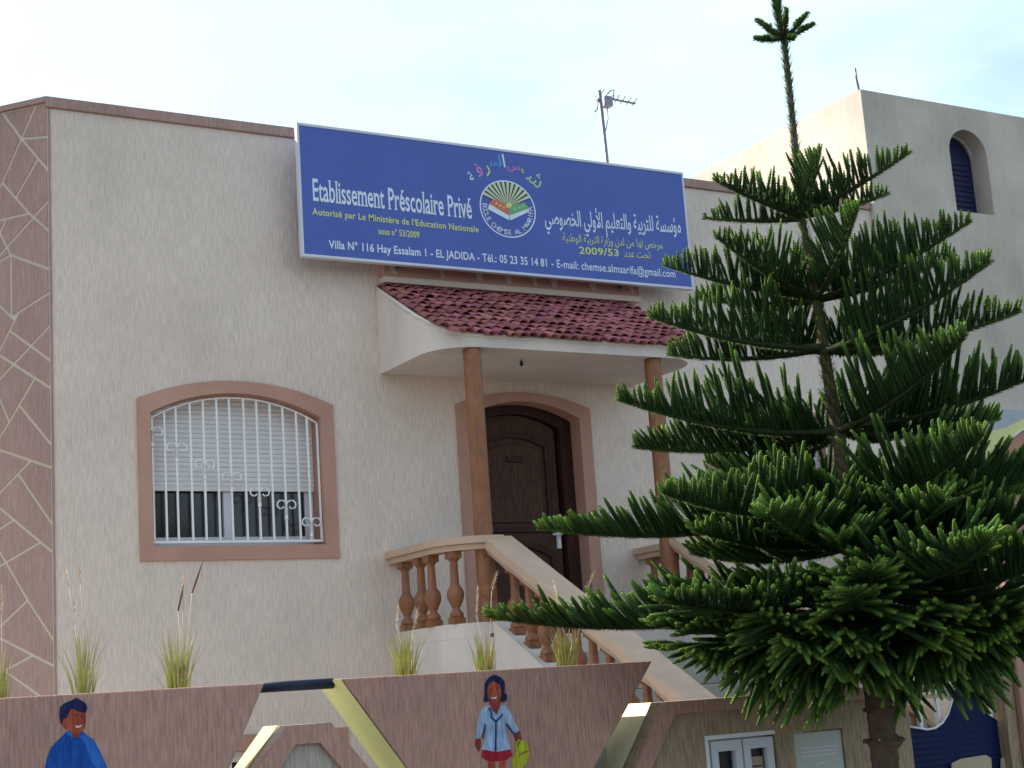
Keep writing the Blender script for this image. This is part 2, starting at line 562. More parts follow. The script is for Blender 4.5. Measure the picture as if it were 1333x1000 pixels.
for t0 in range(len(tris)):
    if t0 in seen: continue
    grp, st = [], [t0]
    seen.add(t0)
    while st:
        t = st.pop()
        grp.append(t)
        for q in range(3):
            e = frozenset((tris[t][q], tris[t][(q + 1) % 3]))
            if e in hard: continue
            for u_ in own[e]:
                if u_ not in seen:
                    seen.add(u_)
                    st.append(u_)
    bm = bmesh.new()
    vmap = {}
    for t in grp:
        for vi in tris[t]:
            if vi not in vmap: vmap[vi] = bm.verts.new(chf((res[0][vi].x, res[0][vi].y), 0.0))
        bm.faces.new([vmap[vi] for vi in tris[t]])
    bmesh.ops.recalc_face_normals(bm, faces=bm.faces)
    bm.normal_update()
    if bm.faces[:][0].normal.dot(Vector(cn)) < 0: bmesh.ops.reverse_faces(bm, faces=bm.faces)
    if sum(f.calc_area() for f in bm.faces) < .004:
        bm.free()
        continue
    bmesh.ops.dissolve_limit(bm, angle_limit=.01, verts=bm.verts, edges=bm.edges)
    fr = bmesh.ops.inset_region(bm, faces=bm.faces[:], thickness=0.011, use_even_offset=True, use_boundary=True)
    bmesh.ops.delete(bm, geom=fr['faces'], context='FACES')
    r = bmesh.ops.extrude_face_region(bm, geom=bm.faces[:])
    bmesh.ops.translate(bm, verts=[v for v in r['geom'] if isinstance(v, bmesh.types.BMVert)], vec=Vector(cn * 0.005))
    bmesh.ops.recalc_face_normals(bm, faces=bm.faces)
    me = bpy.data.meshes.new('render_piece')
    bm.to_mesh(me)
    bm.free()
    me.materials.append(m_brown)
    link('render_piece', me, villa)
MB().prism([(-0.0, ZT - 0.045), (CL, ZT - 0.045), (CL, ZT), (0, ZT)], lambda p: chf(p, 0.025), tuple(-cn * 0.25)).obj('parapet_band', m_brown, villa)
# brown return of the corner onto the front
MB().box(XL - 0.004, XL + 0.014, FY - 0.008, FY + 0.01, 0.3, ZT - 0.09).obj('corner_edge', m_brown, villa)


def sash_window(root, x0, x1, z0, zs, zc, zshut, grille=True, dx=0.0):
    WY = FY + .08
    """roller shutter, two sliding sashes and glass, set back in the opening"""
    wf = tag(MB().box(x0, x1, WY + .13, WY + .19, z0, z0 + .055).obj('window', m_alu, root, bevel=.004))
    for a, b in ((x0, x0 + .03), (x1 - .075, x1)):
        MB().box(a, b, WY + .12, WY + .18, z0 + .056, zshut).obj('sash_stile', m_alu, wf, bevel=.003)
    xm = (x0 + x1) / 2 - .03
    MB().box(xm - .035, xm + .045, WY + .115, WY + .175, z0 + .056, zshut).obj('sash_stile', m_alu, wf, bevel=.003)
    MB().box(x0, x1, WY + .11, WY + .14, z0 + .056, z0 + .085).obj('sash_rail', m_alu, wf, bevel=.003)
    MB().box(x0 + .03, xm - .035, WY + .15, WY + .158, z0 + .085, zshut + .1).obj('pane', m_glass, wf)
    MB().box(xm + .045, x1 - .075, WY + .14, WY + .148, z0 + .085, zshut + .1).obj('pane', m_glass, wf)
    # shutter
    z = zshut
    sh = MB().box(x0, x1, WY + .085, WY + .11, zshut - .035, zshut).obj('roller_shutter', m_shutter, root, bevel=.004)
    h = zc - zs
    wd = (x1 - x0) / 2
    rr = (wd * wd + h * h) / (2 * h)
    while z < zc + 0.02:
        zz = z + .0385
        prof = [(WY + .107, z), (WY + .0915, z + .001), (WY + .0875, z + .010), (WY + .087, z + .026), (WY + .0905, z + .037), (WY + .107, z + .038)]
        mb = MB().prism(prof, lambda p: (x0 + 0.0, p[0], p[1]), (x1 - x0, 0, 0))
        mb.obj('slat', m_shutter, sh)
        z = zz
    return wf


def window_set(root, so_, si_, dx):
    surround(so_, si_, FY - .02, FY + .01, FY + .28).obj('window_surround', m_band, root)
    x0, x1 = si_[0][0], si_[1][0]
    sash_window(root, x0 + .004, x1 - .004, 2.945, 3.972, 4.147, 3.425)


window_set(villa, win_o, win_i, 0)
window_set(villa, rwin_o, rwin_i, 5.4)
# basement window
surround(bw_o, bw_i, FY - .02, FY + .01, FY + .20).obj('window_surround', m_band, villa)
bwf = MB().box(3.765, 5.145, FY + .10, FY + .15, 1.30, 1.375).obj('window', m_white, villa)
for x in np.linspace(3.80, 5.11, 6):
    MB().box(x - .02, x + .02, FY + .09, FY + .14, .72, 1.30).obj('sash_stile', m_white, bwf)
MB().box(3.77, 5.14, FY + .145, FY + .152, .72, 1.30).obj('pane', m_glass, bwf)


# window grilles
def curl(cx, cz, r, sgn, turns=1.35, n=22):
    pts = []
    for i in range(n + 1):
        t = i / n
        a = math.pi * (0.0 if sgn > 0 else 1.0) + sgn * (-1) * 0 + sgn * turns * 2 * math.pi * t
        rr = r * (1 - 0.68 * t)
        pts.append((cx + rr * math.cos(a) * 1.0, cz + rr * math.sin(a)))
    return pts


def scroll(mb, x, z, yb, wdt=.052):
    for s in (-1, 1):
        # stem rises from the bar, goes over and curls down
        pts = []
        n = 26
        for i in range(n + 1):
            t = i / n
            a = math.pi * (1 - t * 1.85)
            rr = wdt * (0.5 - 0.24 * t)
            cx, cz = wdt * 0.5 + (0.0) , 0.0
            px = wdt * 0.52 + rr * math.cos(a) * 1.0
            pz = rr * math.sin(a)
            pts.append((x + s * px, yb, z + pz))
        pts = [(x + s * .004, yb, z - .075)] + pts
        mb.tube(pts, .0062, 5)


def grille(root_name, label, dx):
    yb = FY + .035
    gr = thing(root_name, label, 'window grille', (4.45 + dx, yb, 2.95))
    x0, x1 = 3.745 + dx, 5.153 + dx
    tops = arch(x0, x1, 0, 3.93, 4.118, 28)[2:]
    MB().tube([(x, yb, z) for x, z in tops], .008, 6).obj('top_rail', m_white, gr)
    MB().box(x0, x1, yb - .006, yb + .006, 2.965, 2.985).obj('bottom_rail', m_white, gr, bevel=.002)
    xs = [3.768, 3.866, 3.958, 4.073, 4.18, 4.291, 4.396, 4.515, 4.624, 4.736, 4.846, 4.961, 5.054, 5.141]
    ta = sorted((x, z) for x, z in tops)
    tx = [p[0] for p in ta]
    tz = [p[1] for p in ta]
    for i, x in enumerate(xs):
        xx = x + dx
        zt = float(np.interp(xx, tx, tz))
        b = MB().box(xx - .0075, xx + .0075, yb - .0075, yb + .0075, 2.986, zt - .004)
        b.obj('bar', m_white, gr)
    zk = [3.72, 3.60, 3.47, 3.375, 3.255, 3.155, 3.015]
    for k in range(7):
        xx = xs[2 * k] + dx
        z = zk[k]
        mb = MB()
        mb.lathe([(.001, -.02), (.014, -.008), (.016, 0), (.014, .008), (.001, .02)], (xx, yb - .002, z), 8)
        scroll(mb, xx, z + .105, yb - .012, .088)
        mb.box(xx - .010, xx + .010, yb - .012, yb + .010, z + .01, z + .085)
        mb.obj('scroll_ornament', m_white, gr)
    return gr


grille('window_grille', 'white iron bars with curled ornaments over the window left of the door', 0)
grille('window_grille', 'white iron bars over the right window, half hidden behind the pine', 5.4)

# door
surround(door_o, door_i, FY - .02, FY + .01, FY + .22, closed=False).obj('door_surround', m_band, villa)
di = arch(6.53, 7.65, 2.10, 4.035, 4.172)
di2 = arch(6.62, 7.53, 2.10, 3.97, 4.09)
surround(di, di2, FY + .14, FY + .16, FY + .22, closed=False).obj('door_frame', m_wood, villa)
dr = MB().xz(arch(6.622, 7.50, 2.115, 3.965, 4.085), FY + .19, FY + .24).obj('door', m_wood2, villa)


def ring(o, i, y0, y1, name, mt, par):
    surround(o, i, y0, y1, y1).obj(name, mt, par)


ring(arch(6.70, 7.42, 3.05, 3.84, 3.93), arch(6.745, 7.375, 3.09, 3.80, 3.88), FY + .165, FY + .195, 'panel_moulding', m_wood, dr)
MB().xz(arch(6.79, 7.33, 3.13, 3.76, 3.83), FY + .172, FY + .195).obj('door_panel', m_wood2, dr, bevel=.008)
ring(arch(6.70, 7.42, 2.25, 2.86, 2.97), arch(6.745, 7.375, 2.29, 2.82, 2.92), FY + .165, FY + .195, 'panel_moulding', m_wood, dr)
MB().xz(arch(6.79, 7.33, 2.33, 2.76, 2.86), FY + .172, FY + .195).obj('door_panel', m_wood2, dr, bevel=.008)
MB().box(6.98, 7.14, FY + .155, FY + .175, 3.66, 3.72).obj('carved_rosette', m_wood, dr, bevel=.01)
hd = MB().box(7.445, 7.485, FY + .165, FY + .195, 2.90, 3.06).obj('lock_plate', m_alu, dr, bevel=.006)
MB().tube([(7.465, FY + .16, 3.02), (7.465, FY + .12, 3.02), (7.37, FY + .115, 3.02)], .009, 8).obj('handle', m_alu, hd)

# ================================================================== CANOPY
can = thing('porch_canopy', 'curved cream porch canopy roofed with small red clay tiles above the door', 'canopy', (7, 10.7, 4.36))


def planc(off=0.0, yw=None, n=8):
    """plan curve of porch and canopy, from the wall at left round to the wall at right"""
    yw = FY - .002 if yw is None else yw
    xl, xr, yf, r = 5.72 - off, 8.27 + off, 10.69 - off, 0.38
    pts = [(xl, yw), (xl, 11.4)]
    for i in range(n + 1):
        a = math.pi / 2 * i / n
        pts.append((xl + r - r * math.cos(a), yf + r - r * math.sin(a)))
    for i in range(n + 1):
        a = math.pi / 2 * i / n
        pts.append((xr - r + r * math.sin(a), yf + r - r * math.cos(a)))
    pts += [(xr, 11.4), (xr, yw)]
    return pts


ztop = lambda y: 5.155 - .59 * (FY - y)
pl = planc()
n = len(pl)
mb = MB()
mb.add([(x, y, 4.36) for x, y in pl] + [(x, y, ztop(y) - .03) for x, y in pl], [(i, i + 1, n + i + 1, n + i) for i in range(n - 1)])
mb.add([(x, y, 4.36) for x, y in pl], [tuple(range(n))])
mb.obj('canopy_body', m_smooth, can)
mb = MB()
mb.add([(x, y, ztop(y) - .03) for x, y in pl], [tuple(range(n))])
mb.obj('roof_bed', m_underlay, can)
# wobbly mortar lip under the eave
pe = planc(-.004)
lip = [(x, y, ztop(y) - .05 + rs.uniform(-.006, .006)) for x, y in pe]
mb = MB()
dense = []
for a, b in zip(lip[:-1], lip[1:]):
    k = max(1, int(np.hypot(a[0] - b[0], a[1] - b[1]) / .05))
    for i in range(k):
        t = i / k
        dense.append(tuple(a[j] + (b[j] - a[j]) * t for j in range(3)))
dense.append(lip[-1])
mb.tube([(x, y, z + rs.uniform(-.004, .004)) for x, y, z in dense], [.016 + rs.uniform(-.004, .004) for _ in dense], 6)
mb.obj('mortar_lip', m_smooth, can)
# tiles
sa = math.atan(.59)
tl, tw = .165, .098
tm = MB()
k = 7
vs = []
for (yy, rad, zz) in ((0, .0485, .000), (tl, .040, -.010)):
    for rr in (rad, rad - .009):
        for i in range(k + 1):
            a = math.pi * i / k
            vs.append((rr * math.cos(a), yy, rr * math.sin(a) * .74 + zz))
q = k + 1
fs = []
for i in range(k):
    fs += [(i, i + 1, 2 * q + i + 1, 2 * q + i), (q + i, 3 * q + i, 3 * q + i + 1, q + i + 1), (i, q + i, q + i + 1, i + 1), (2 * q + i, 2 * q + i + 1, 3 * q + i + 1, 3 * q + i)]
tm.add(vs, fs)
tmesh = tm.mesh('roof_tile', m_tile)
tmeshes = [tmesh]
Xc = 6.995
ncol, nrow = 27, 11


def inside(x, y, off):
    xl, xr, yf, r = 5.72 - off, 8.27 + off, 10.69 - off, 0.38
    if not (xl <= x <= xr and y >= yf): return False
    for cx, sgx in ((xl + r, -1), (xr - r, 1)):
        if (x - cx) * sgx > 0 and y < yf + r:
            return (x - cx) ** 2 + (y - yf - r) ** 2 <= r * r
    return True


cnt = 0
for j in range(nrow):
    for i in range(ncol):
        x = 5.73 + (i + .5) * (2.55 / ncol) + rs.uniform(-.006, .006)
        y = 10.625 + j * .106 + rs.uniform(-.006, .006)
        if j == 0 and i in (2, 3, ncol - 3): y += .03
        if not inside(x, y + .06, .05): continue
        if y + tl * math.cos(sa) > FY + .05: y -= .02
        o = link('roof_tile', tmesh, can)
        o.location = Vector((x, y, ztop(y) - .010 + rs.uniform(-.005, .008))) - Vector(ORIG[can.name])
        o.rotation_euler = (sa - .045 + rs.uniform(-.06, .06), rs.uniform(-.12, .12), rs.uniform(-.12, .12))
        cnt += 1
# brown frieze with V notches above the tiles
MB().box(5.745, 8.37, FY - .115, FY - .002, 5.13, 5.185).obj('frieze_curb', m_joint, can, bevel=.008)
MB().box(5.76, 8.36, FY - .10, FY - .002, 5.186, 5.62).obj('frieze', m_band, can)
for px, dbl in ((515, 1), (578, 0), (625, 1), (663, 1), (698, 0), (722, 1), (772, 1), (823, 0)):
    P = at(px, 372, Y=FY - .10)
    x = P[0]
    mb = MB()
    mb.xz([(x + .0, 5.205), (x - .022, 5.215), (x - .085, 5.40), (x - .035, 5.40), (x + .008, 5.24)], FY - .1055, FY - .099)
    if dbl:
        mb.xz([(x - .002, 5.207), (x + .018, 5.215), (x + .055, 5.40), (x + .018, 5.40)], FY - .1075, FY - .099)
    mb.obj('frieze_groove', m_joint, can)
# the lamp socket
lampo = tag(MB().lathe([(.004, .02), (.004, 0), (.014, -.002), (.016, -.03), (.010, -.04), (.003, -.042)], (6.62, 11.0, 4.338), 10)
            .tube([(6.62, 11.0, 4.355), (6.615, 11.0, 4.34)], .003, 5).obj('lamp_socket', m_dark),
            'small dark bare lamp socket hanging from the porch canopy ceiling', 'lamp socket')
# pillars
PIL = (6.035, 7.775)
for x, lb in zip(PIL, ('round brown porch pillar left of the wooden door', 'round brown porch pillar between door and pine tree')):
    prof = [(.079, 0), (.079, .02), (.074, .05)] + [(.074 - .003 * t + .001 * math.sin(9 * t), .05 + 2.15 * t) for t in np.linspace(0, 1, 10)] + [(.071, 2.258)]
    tag(MB().lathe(prof, (x, 10.775, 2.101), 22).obj('porch_pillar', m_orange), lb, 'pillar', 'porch pillars')

# ================================================================== PORCH, STAIR
FZ = 2.10
porch = thing('porch', 'raised cream porch and stair running down towards the fence from the door', 'porch', (7, 10, .35))
pb = planc(0.0)
MB().prism(pb, lambda p: (p[0], p[1], .351), (0, 0, FZ - .351)).obj('landing', m_smooth, porch)
# curb round the landing, open at the steps
SX0, SX1 = 6.0, 8.0       # outer faces of stringers
cl = [p for p in pb if p[0] <= SX0 + .18]
cr_ = [p for p in pb if p[0] >= SX1 - .18]


def strip(pts, z0, z1, wd_, name, mt, par, cen=0.0):
    """wall strip following plan points, thickness wd_, centred"""
    P = [np.array(p, float) for p in pts]
    L_, R_ = [], []
    for i in range(len(P)):
        t = P[min(i + 1, len(P) - 1)] - P[max(i - 1, 0)]
        t /= np.linalg.norm(t)
        nn = np.array([-t[1], t[0]])
        L_.append(P[i] + nn * (wd_ / 2 + cen))
        R_.append(P[i] - nn * (wd_ / 2 - cen))
    k = len(P)
    mb = MB()
    vs = [(p[0], p[1], z) for z in (z0, z1) for p in L_ + R_]
    fs = []
    for i in range(k - 1):
        fs += [(i, i + 1, 2 * k + i + 1, 2 * k + i), (k + i, 3 * k + i, 3 * k + i + 1, k + i + 1), (2 * k + i, 2 * k + i + 1, 3 * k + i + 1, 3 * k + i), (i, k + i, k + i + 1, i + 1)]
    fs += [(0, 2 * k, 3 * k, k), (k - 1, 2 * k - 1, 4 * k - 1, 3 * k - 1)]
    mb.add(vs, fs)
    return mb.obj(name, mt, par, bevel=0)


CUR = 2.215
left_plan = [(5.72, FY - .003), (5.72, 11.4), (5.72, 11.15)] + [(5.72 + .38 - .38 * math.cos(a), 11.07 - .38 * math.sin(a)) for a in np.linspace(0.0, math.pi / 2, 9)] + [(6.14, 10.69)]
right_plan = [(2 * 6.995 - x, y) for x, y in left_plan]
strip(left_plan, FZ + .001, CUR, .16, 'landing_curb', m_smooth, porch, .08)
strip(right_plan, FZ + .001, CUR, .16, 'landing_curb', m_smooth, porch, -.08)
# stair flight, stringers
SL = .544
y0s, y1s = 10.69, 7.62
nst = 11
for i in range(nst):
    z = FZ - (i + 1) * .155
    yb_ = y0s - i * .285
    MB().box(SX0 + .22, SX1 - .22, yb_ - .285, y0s - .002, z - .15, z).obj('stair_step', m_step, porch, bevel=.006)
for xa, xb in ((SX0 + .02, SX0 + .215), (SX1 - .215, SX1 - .02)):
    MB().prism([(y0s - .003, .351), (y0s - .003, CUR), (7.55, CUR - (y0s - 7.55) * SL), (7.55, .351)], lambda p: (xa, p[0], p[1]), (xb - xa, 0, 0)).obj('stair_stringer', m_smooth, porch)


def baluster_mesh(h):
    mb = MB()
    c = (0, 0, 0)
    mb.box(-.05, .05, -.05, .05, 0, .05)
    mb.box(-.048, .048, -.048, .048, h - .055, h)
    H_ = h - .105
    prof = [(.052, .05), (.054, .07), (.044, .088), (.030, .098), (.028, .115), (.040, .122), (.040, .132), (.052, .148), (.064, .175), (.067, .20), (.060, .228), (.040, .25), (.034, .262), (.032, .32), (.030, .40)]
    sc = (h - .055) / .50
    prof = [(r, .05 + (z - .05) * (h - .135) / .35) for r, z in prof] + [(.030, h - .075), (.042, h - .065), (.044, h - .054)]
    mb.lathe(prof, c, 12)
    me = mb.mesh('baluster', m_orange)
    return me


def balustrade(label, plan, xs_rail, sgn, group):
    root = thing('balustrade', label, 'balustrade', (xs_rail, 10.7, FZ), group)
    RT = 2.87
    bh = RT - .10 - CUR
    bmesh_ = baluster_mesh(bh)
    # curved top rail over the landing
    strip(plan, RT - .055, RT, .19, 'top_rail', m_rail, root, .05 * sgn)
    strip(plan, RT - .10, RT - .056, .13, 'rail_moulding', m_rail, root, .05 * sgn)
    # balusters along curve
    P = [np.array(p) for p in plan]
    cum = [0]
    for a, b in zip(P[:-1], P[1:]): cum.append(cum[-1] + np.linalg.norm(b - a))
    for s in (.16, .44, .70, .96, 1.22):
        x = np.interp(s, cum, [p[0] for p in P])
        y = np.interp(s, cum, [p[1] for p in P])
        if abs(x - xs_rail) < .09 and y < 10.74: continue
        o = link('baluster', bmesh_, root)
        o.location = Vector((x + sgn * .05 * (1 if y > 11.1 else .6), y + .05 * (0 if y > 11.1 else .8), CUR)) - Vector(ORIG[root.name])
    # sloping handrail, slightly wavy underside
    n_ = 26
    ys = np.linspace(10.72, 7.5, n_)
    xa, xb = xs_rail - .13, xs_rail + .13
    vs = []
    for y in ys:
        zt_ = RT - (10.72 - y) * SL
        wob = .006 * math.sin(y * 19) + rs.uniform(-.006, .006)
        vs += [(xa, y, zt_), (xb, y, zt_), (xb, y, zt_ - .075 + wob), (xb - .03, y, zt_ - .13 + wob), (xa + .03, y, zt_ - .13 + wob), (xa, y, zt_ - .075 + wob)]
    fs = []
    for i in range(n_ - 1):
        for j in range(6):
            fs.append((i * 6 + j, i * 6 + (j + 1) % 6, (i + 1) * 6 + (j + 1) % 6, (i + 1) * 6 + j))
    fs += [tuple(range(6)), tuple((n_ - 1) * 6 + j for j in range(6))]
    MB().add(vs, fs).obj('handrail', m_rail, root)
    # raking balusters
    y = 10.50
    while y > 7.7:
        z = CUR - (y0s - y) * SL + .006
        bb = bpy.data.objects.new('baluster', bmesh_)
        C.objects.link(bb)
        bb.parent = root
        bb.location = Vector((xs_rail, y, z - .02)) - Vector(ORIG[root.name])
        bb.scale = (1, 1, .94)
        y -= .205
    return root


balustrade('brown balustrade on the left side of the stair, with curved pink top rail', left_plan, 6.12, 1, 'stair balustrades')
balustrade('brown balustrade on the right of the stair, partly behind the pine branches', right_plan, 2 * 6.995 - 6.12, -1, 'stair balustrades')

# ================================================================== SIGN
YS = 11.52
sg0 = thing('school_sign', 'long blue signboard with white and yellow French and Arabic lettering above the porch', 'sign', (6.9, YS, 5.8))
sx0, sx1 = at(386, 159.5, Y=YS)[0], at(889, 222, Y=YS)[0]
sz1 = at(386, 159.5, Y=YS)[2]
sz0 = at(394.5, 333, Y=YS)[2]
MB().box(sx0 + .02, sx1 - .02, YS + .006, YS + .05, sz0 + .02, sz1 - .02).obj('sign_board', m_blue, sg0)
for nm, b in (('a', (sx0, sx1, YS, YS + .055, sz1 - .0199, sz1 + .004)), ('b', (sx0, sx1, YS, YS + .055, sz0 - .004, sz0 + .0199)),
              ('c', (sx0, sx0 + .0199, YS, YS + .055, sz0 + .02, sz1 - .02)), ('d', (sx1 - .0199, sx1, YS, YS + .055, sz0 + .02, sz1 - .02))):
    MB().box(*b).obj('frame_bar', m_signframe, sg0, bevel=.003)
for px, py in ((515, 350), (805, 375)):
    P = at(px, py, Y=FY - .1)
    mb = MB().box(P[0] - .012, P[0] + .012, FY - .14, FY - .047, P[2] - .01, P[2] + .012).box(P[0] - .012, P[0] + .012, FY - .145, FY - .135, P[2] - .03, sz0 + .03)
    mb.lathe([(.001, -.012), (.012, -.008), (.012, .008), (.001, .012)], (P[0] + .004, FY - .155, P[2] - .02), 8)
    mb.obj('bracket', m_grey, sg0)
    MB().box(P[0] - .012, P[0] + .012, YS + .051, FY - .047, sz1 - .25, sz1 - .22).obj('bracket', m_grey, sg0)


def glyph_mesh(txt, bold=0.0, space=1.0):
    c = bpy.data.curves.new('lettering', 'FONT')
    c.body = txt
    c.offset = bold
    c.space_character = space
    c.resolution_u = 3
    c.fill_mode = 'FRONT'
    o = bpy.data.objects.new('lettering', c)
    C.objects.link(o)
    bpy.context.view_layer.update()
    me = bpy.data.meshes.new_from_object(o.evaluated_get(bpy.context.evaluated_depsgraph_get()))
    co = np.array([v.co[:2] for v in me.vertices])
    fs = [tuple(p.vertices) for p in me.polygons]
    bpy.data.objects.remove(o)
    bpy.data.curves.remove(c)
    bpy.data.meshes.remove(me)
    return co, fs


def serifs(co, fs, cap):
    """slab serifs on stems ends: horizontal outline edges lying on baseline / x-height / cap height"""
    from collections import Counter
    ec = Counter()
    for f in fs:
        for i in range(len(f)):
            a, b = f[i], f[(i + 1) % len(f)]
            ec[(min(a, b), max(a, b))] += 1
    out = []
    for (a, b), c_ in ec.items():
        if c_ != 1: continue
        p, q_ = co[a], co[b]
        if abs(p[1] - q_[1]) < .004 and .05 < abs(p[0] - q_[0]) < .2:
            z = p[1]
            x0_, x1_ = sorted((p[0], q_[0]))
            if abs(z) < .03: out.append((x0_ - .06, x1_ + .06, z, z + .045))
            elif abs(z - cap) < .03: out.append((x0_ - .06, x1_ + .04, z - .045, z))
            elif .38 < z < .56: out.append((x0_ - .06, x1_ + .0, z - .04, z))
    return out


def lettering(txt, p0, p1, hpx, mt, bold=0.0, serif=False, space=1.0, name='lettering', cap=.69, depth=.002):
    co, fs = glyph_mesh(txt, bold, space)
    sr = serifs(co, fs, cap) if serif else []
    A, B = at(*p0, Y=YS), at(*p1, Y=YS)
    mid = ((p0[0] + p1[0]) / 2, (p0[1] + p1[1]) / 2)
    H_ = at(mid[0], mid[1] - hpx, Y=YS)[2] - at(mid[0], mid[1], Y=YS)[2]
    x0, x1 = co[:, 0].min(), co[:, 0].max()
    kx = (B[0] - A[0]) / (x1 - x0)
    kz = H_ / cap
    f3 = lambda x, z: (A[0] + (x - x0) * kx, YS + .0045, A[2] + (B[2] - A[2]) * (x - x0) / (x1 - x0) + z * kz)
    mb = MB()
    mb.add([f3(*p) for p in co], fs)
    for i, s_ in enumerate(sr):
        vs = [f3(s_[0], s_[2]), f3(s_[1], s_[2]), f3(s_[1], s_[3]), f3(s_[0], s_[3])]
        vs = [(v[0], v[1] - .0008 - .00002 * i, v[2]) for v in vs]
        mb.add(vs, [(0, 1, 2, 3)])
    return tag(mb.obj(name, mt, sg0, fix=False), kind='stuff')


FORMS = {'ا': (0xfe8d, 0xfe8e), 'أ': (0xfe83, 0xfe84), 'ب': (0xfe8f, 0xfe90, 0xfe91, 0xfe92), 'ة': (0xfe93, 0xfe94), 'ت': (0xfe95, 0xfe96, 0xfe97, 0xfe98),
         'خ': (0xfea5, 0xfea6, 0xfea7, 0xfea8), 'ح': (0xfea1, 0xfea2, 0xfea3, 0xfea4), 'د': (0xfea9, 0xfeaa), 'ر': (0xfead, 0xfeae), 'ز': (0xfeaf, 0xfeb0),
         'س': (0xfeb1, 0xfeb2, 0xfeb3, 0xfeb4), 'ش': (0xfeb5, 0xfeb6, 0xfeb7, 0xfeb8), 'ص': (0xfeb9, 0xfeba, 0xfebb, 0xfebc), 'ط': (0xfec1, 0xfec2, 0xfec3, 0xfec4),
         'ع': (0xfec9, 0xfeca, 0xfecb, 0xfecc), 'ف': (0xfed1, 0xfed2, 0xfed3, 0xfed4), 'ل': (0xfedd, 0xfede, 0xfedf, 0xfee0), 'م': (0xfee1, 0xfee2, 0xfee3, 0xfee4),
         'ن': (0xfee5, 0xfee6, 0xfee7, 0xfee8), 'ه': (0xfee9, 0xfeea, 0xfeeb, 0xfeec), 'و': (0xfeed, 0xfeee), 'ؤ': (0xfe85, 0xfe86), 'ي': (0xfef1, 0xfef2, 0xfef3, 0xfef4),
         'ﻻ': (0xfefb, 0xfefc), 'ﻷ': (0xfef7, 0xfef8)}


def arab(s):
    s = s.replace('لأ', 'ﻷ').replace('لا', 'ﻻ')
    out = []
    for i, ch in enumerate(s):
        if ch not in FORMS:
            out.append(ch)
            continue
        F = FORMS[ch]
        prv = i > 0 and s[i - 1] in FORMS and len(FORMS[s[i - 1]]) == 4
        nxt = i + 1 < len(s) and s[i + 1] in FORMS and len(F) == 4
        out.append(chr(F[3 if prv and nxt else 2 if nxt else 1 if prv else 0]))
    return ''.join(out[::-1])


lettering('Etablissement Préscolaire Privé', (408, 260.5), (615, 284.5), 27.5, m_twhite, bold=.012, serif=True, cap=.69)
lettering("Autorisé par Le Ministère de l'Education Nationale", (407, 279), (623.5, 302.5), 8.2, m_tyel, bold=.016, space=1.05)
lettering('sous n° 53/2009', (493, 304.5), (546.5, 309.5), 8.0, m_tyel, bold=.016)
bl = lambda x: 322.8 + .0853 * (x - 428.5)
for t, a, b in (('Villa N° 116 Hay Essalam 1 - EL JADIDA - Tél.:', 428.5, 647), ('05 23 35 14 81', 651, 712.5), ('- E-mail: chemse.almaarifa@gmail.com', 718.5, 880)):
    lettering(t, (a, bl(a)), (b, bl(b)), 10.0, m_twhite, bold=.018 if '@' not in t else .009, space=1.03)
lettering(arab('مؤسسة للتربية والتعليم الأولي الخصوصي'), (710, 292), (887, 303), 21, m_twhite, bold=.012, cap=.75)
lettering(arab('مرخص لها من لدن وزارة التربية الوطنية'), (733, 313.5), (863, 323.5), 10.5, m_tyel, bold=.004, cap=.75)
lettering('2009/53', (754.5, 330), (806, 333.5), 9.0, m_tyel, bold=.02, space=1.05)
lettering(arab('تحت عدد'), (813, 334), (847.5, 336.5), 10, m_tyel, bold=.004, cap=.75)


def spot(txt, px, py, wpx, rot, mt, bold=.01):
    """one coloured word piece of the arched title"""
    co, fs = glyph_mesh(txt, bold)
    c0 = (co.max(0) + co.min(0)) / 2
    P = at(px, py, Y=YS)
    k = (at(px + wpx, py, Y=YS)[0] - P[0]) / (co[:, 0].max() - co[:, 0].min())
    ca, sa_ = math.cos(rot), math.sin(rot)
    v = (co - c0) * k
    MB().add([(P[0] + x * ca - z * sa_, YS + .0045, P[2] + (x * sa_ + z * ca)) for x, z in v], fs).obj('lettering', mt, sg0, fix=False)


spot(chr(0xfeb7), 697, 232, 19, -.62, m_tlime, 0)
spot(chr(0xfee4), 680, 222, 7, -.35, m_tlime)
spot(chr(0xfeb2), 670, 220, 18, -.1, m_tpink)
spot(chr(0xfe8d), 656, 209, 2.6, .1, m_twhite)
spot(chr(0xfedf) , 650, 209, 4, .15, m_tcyan)
spot(chr(0xfecb) + chr(0xfee4), 643, 213, 11, .25, m_tcyan)
spot(chr(0xfead), 635, 222, 7, .35, m_tyel)
spot(chr(0xfed3), 623, 221, 9, .55, m_tpink)
spot(chr(0xfe94), 614, 229, 8, .7, m_twhite)

# emblem
E0 = at(661.5, 272, Y=YS)
RX, RZ = .283, .262
ez = lambda px, py: tuple(at(600 + px / 7.142, 190 + py / 7.142, Y=YS)[[0, 2]])


def flat(poly, y, mt, name, parent=None):
    return MB().xz(poly, YS + y, YS + y + .0012).obj(name, mt, parent or sg0)


n = 64
oc = [(E0[0] + RX * math.cos(2 * math.pi * i / n), E0[2] + RZ * math.sin(2 * math.pi * i / n)) for i in range(n)]
ic = [(E0[0] + RX * .955 * math.cos(2 * math.pi * i / n), E0[2] + RZ * .955 * math.sin(2 * math.pi * i / n)) for i in range(n)]
mb = MB()
for i in range(n):
    q = (i + 1) % n
    mb.add([(oc[i][0], YS + .0035, oc[i][1]), (oc[q][0], YS + .0035, oc[q][1]), (ic[q][0], YS + .0035, ic[q][1]), (ic[i][0], YS + .0035, ic[i][1])], [(0, 1, 2, 3)])
emb = mb.obj('emblem', m_twhite, sg0, fix=False)
hub = np.array([E0[0] + .0, E0[2] + .02])
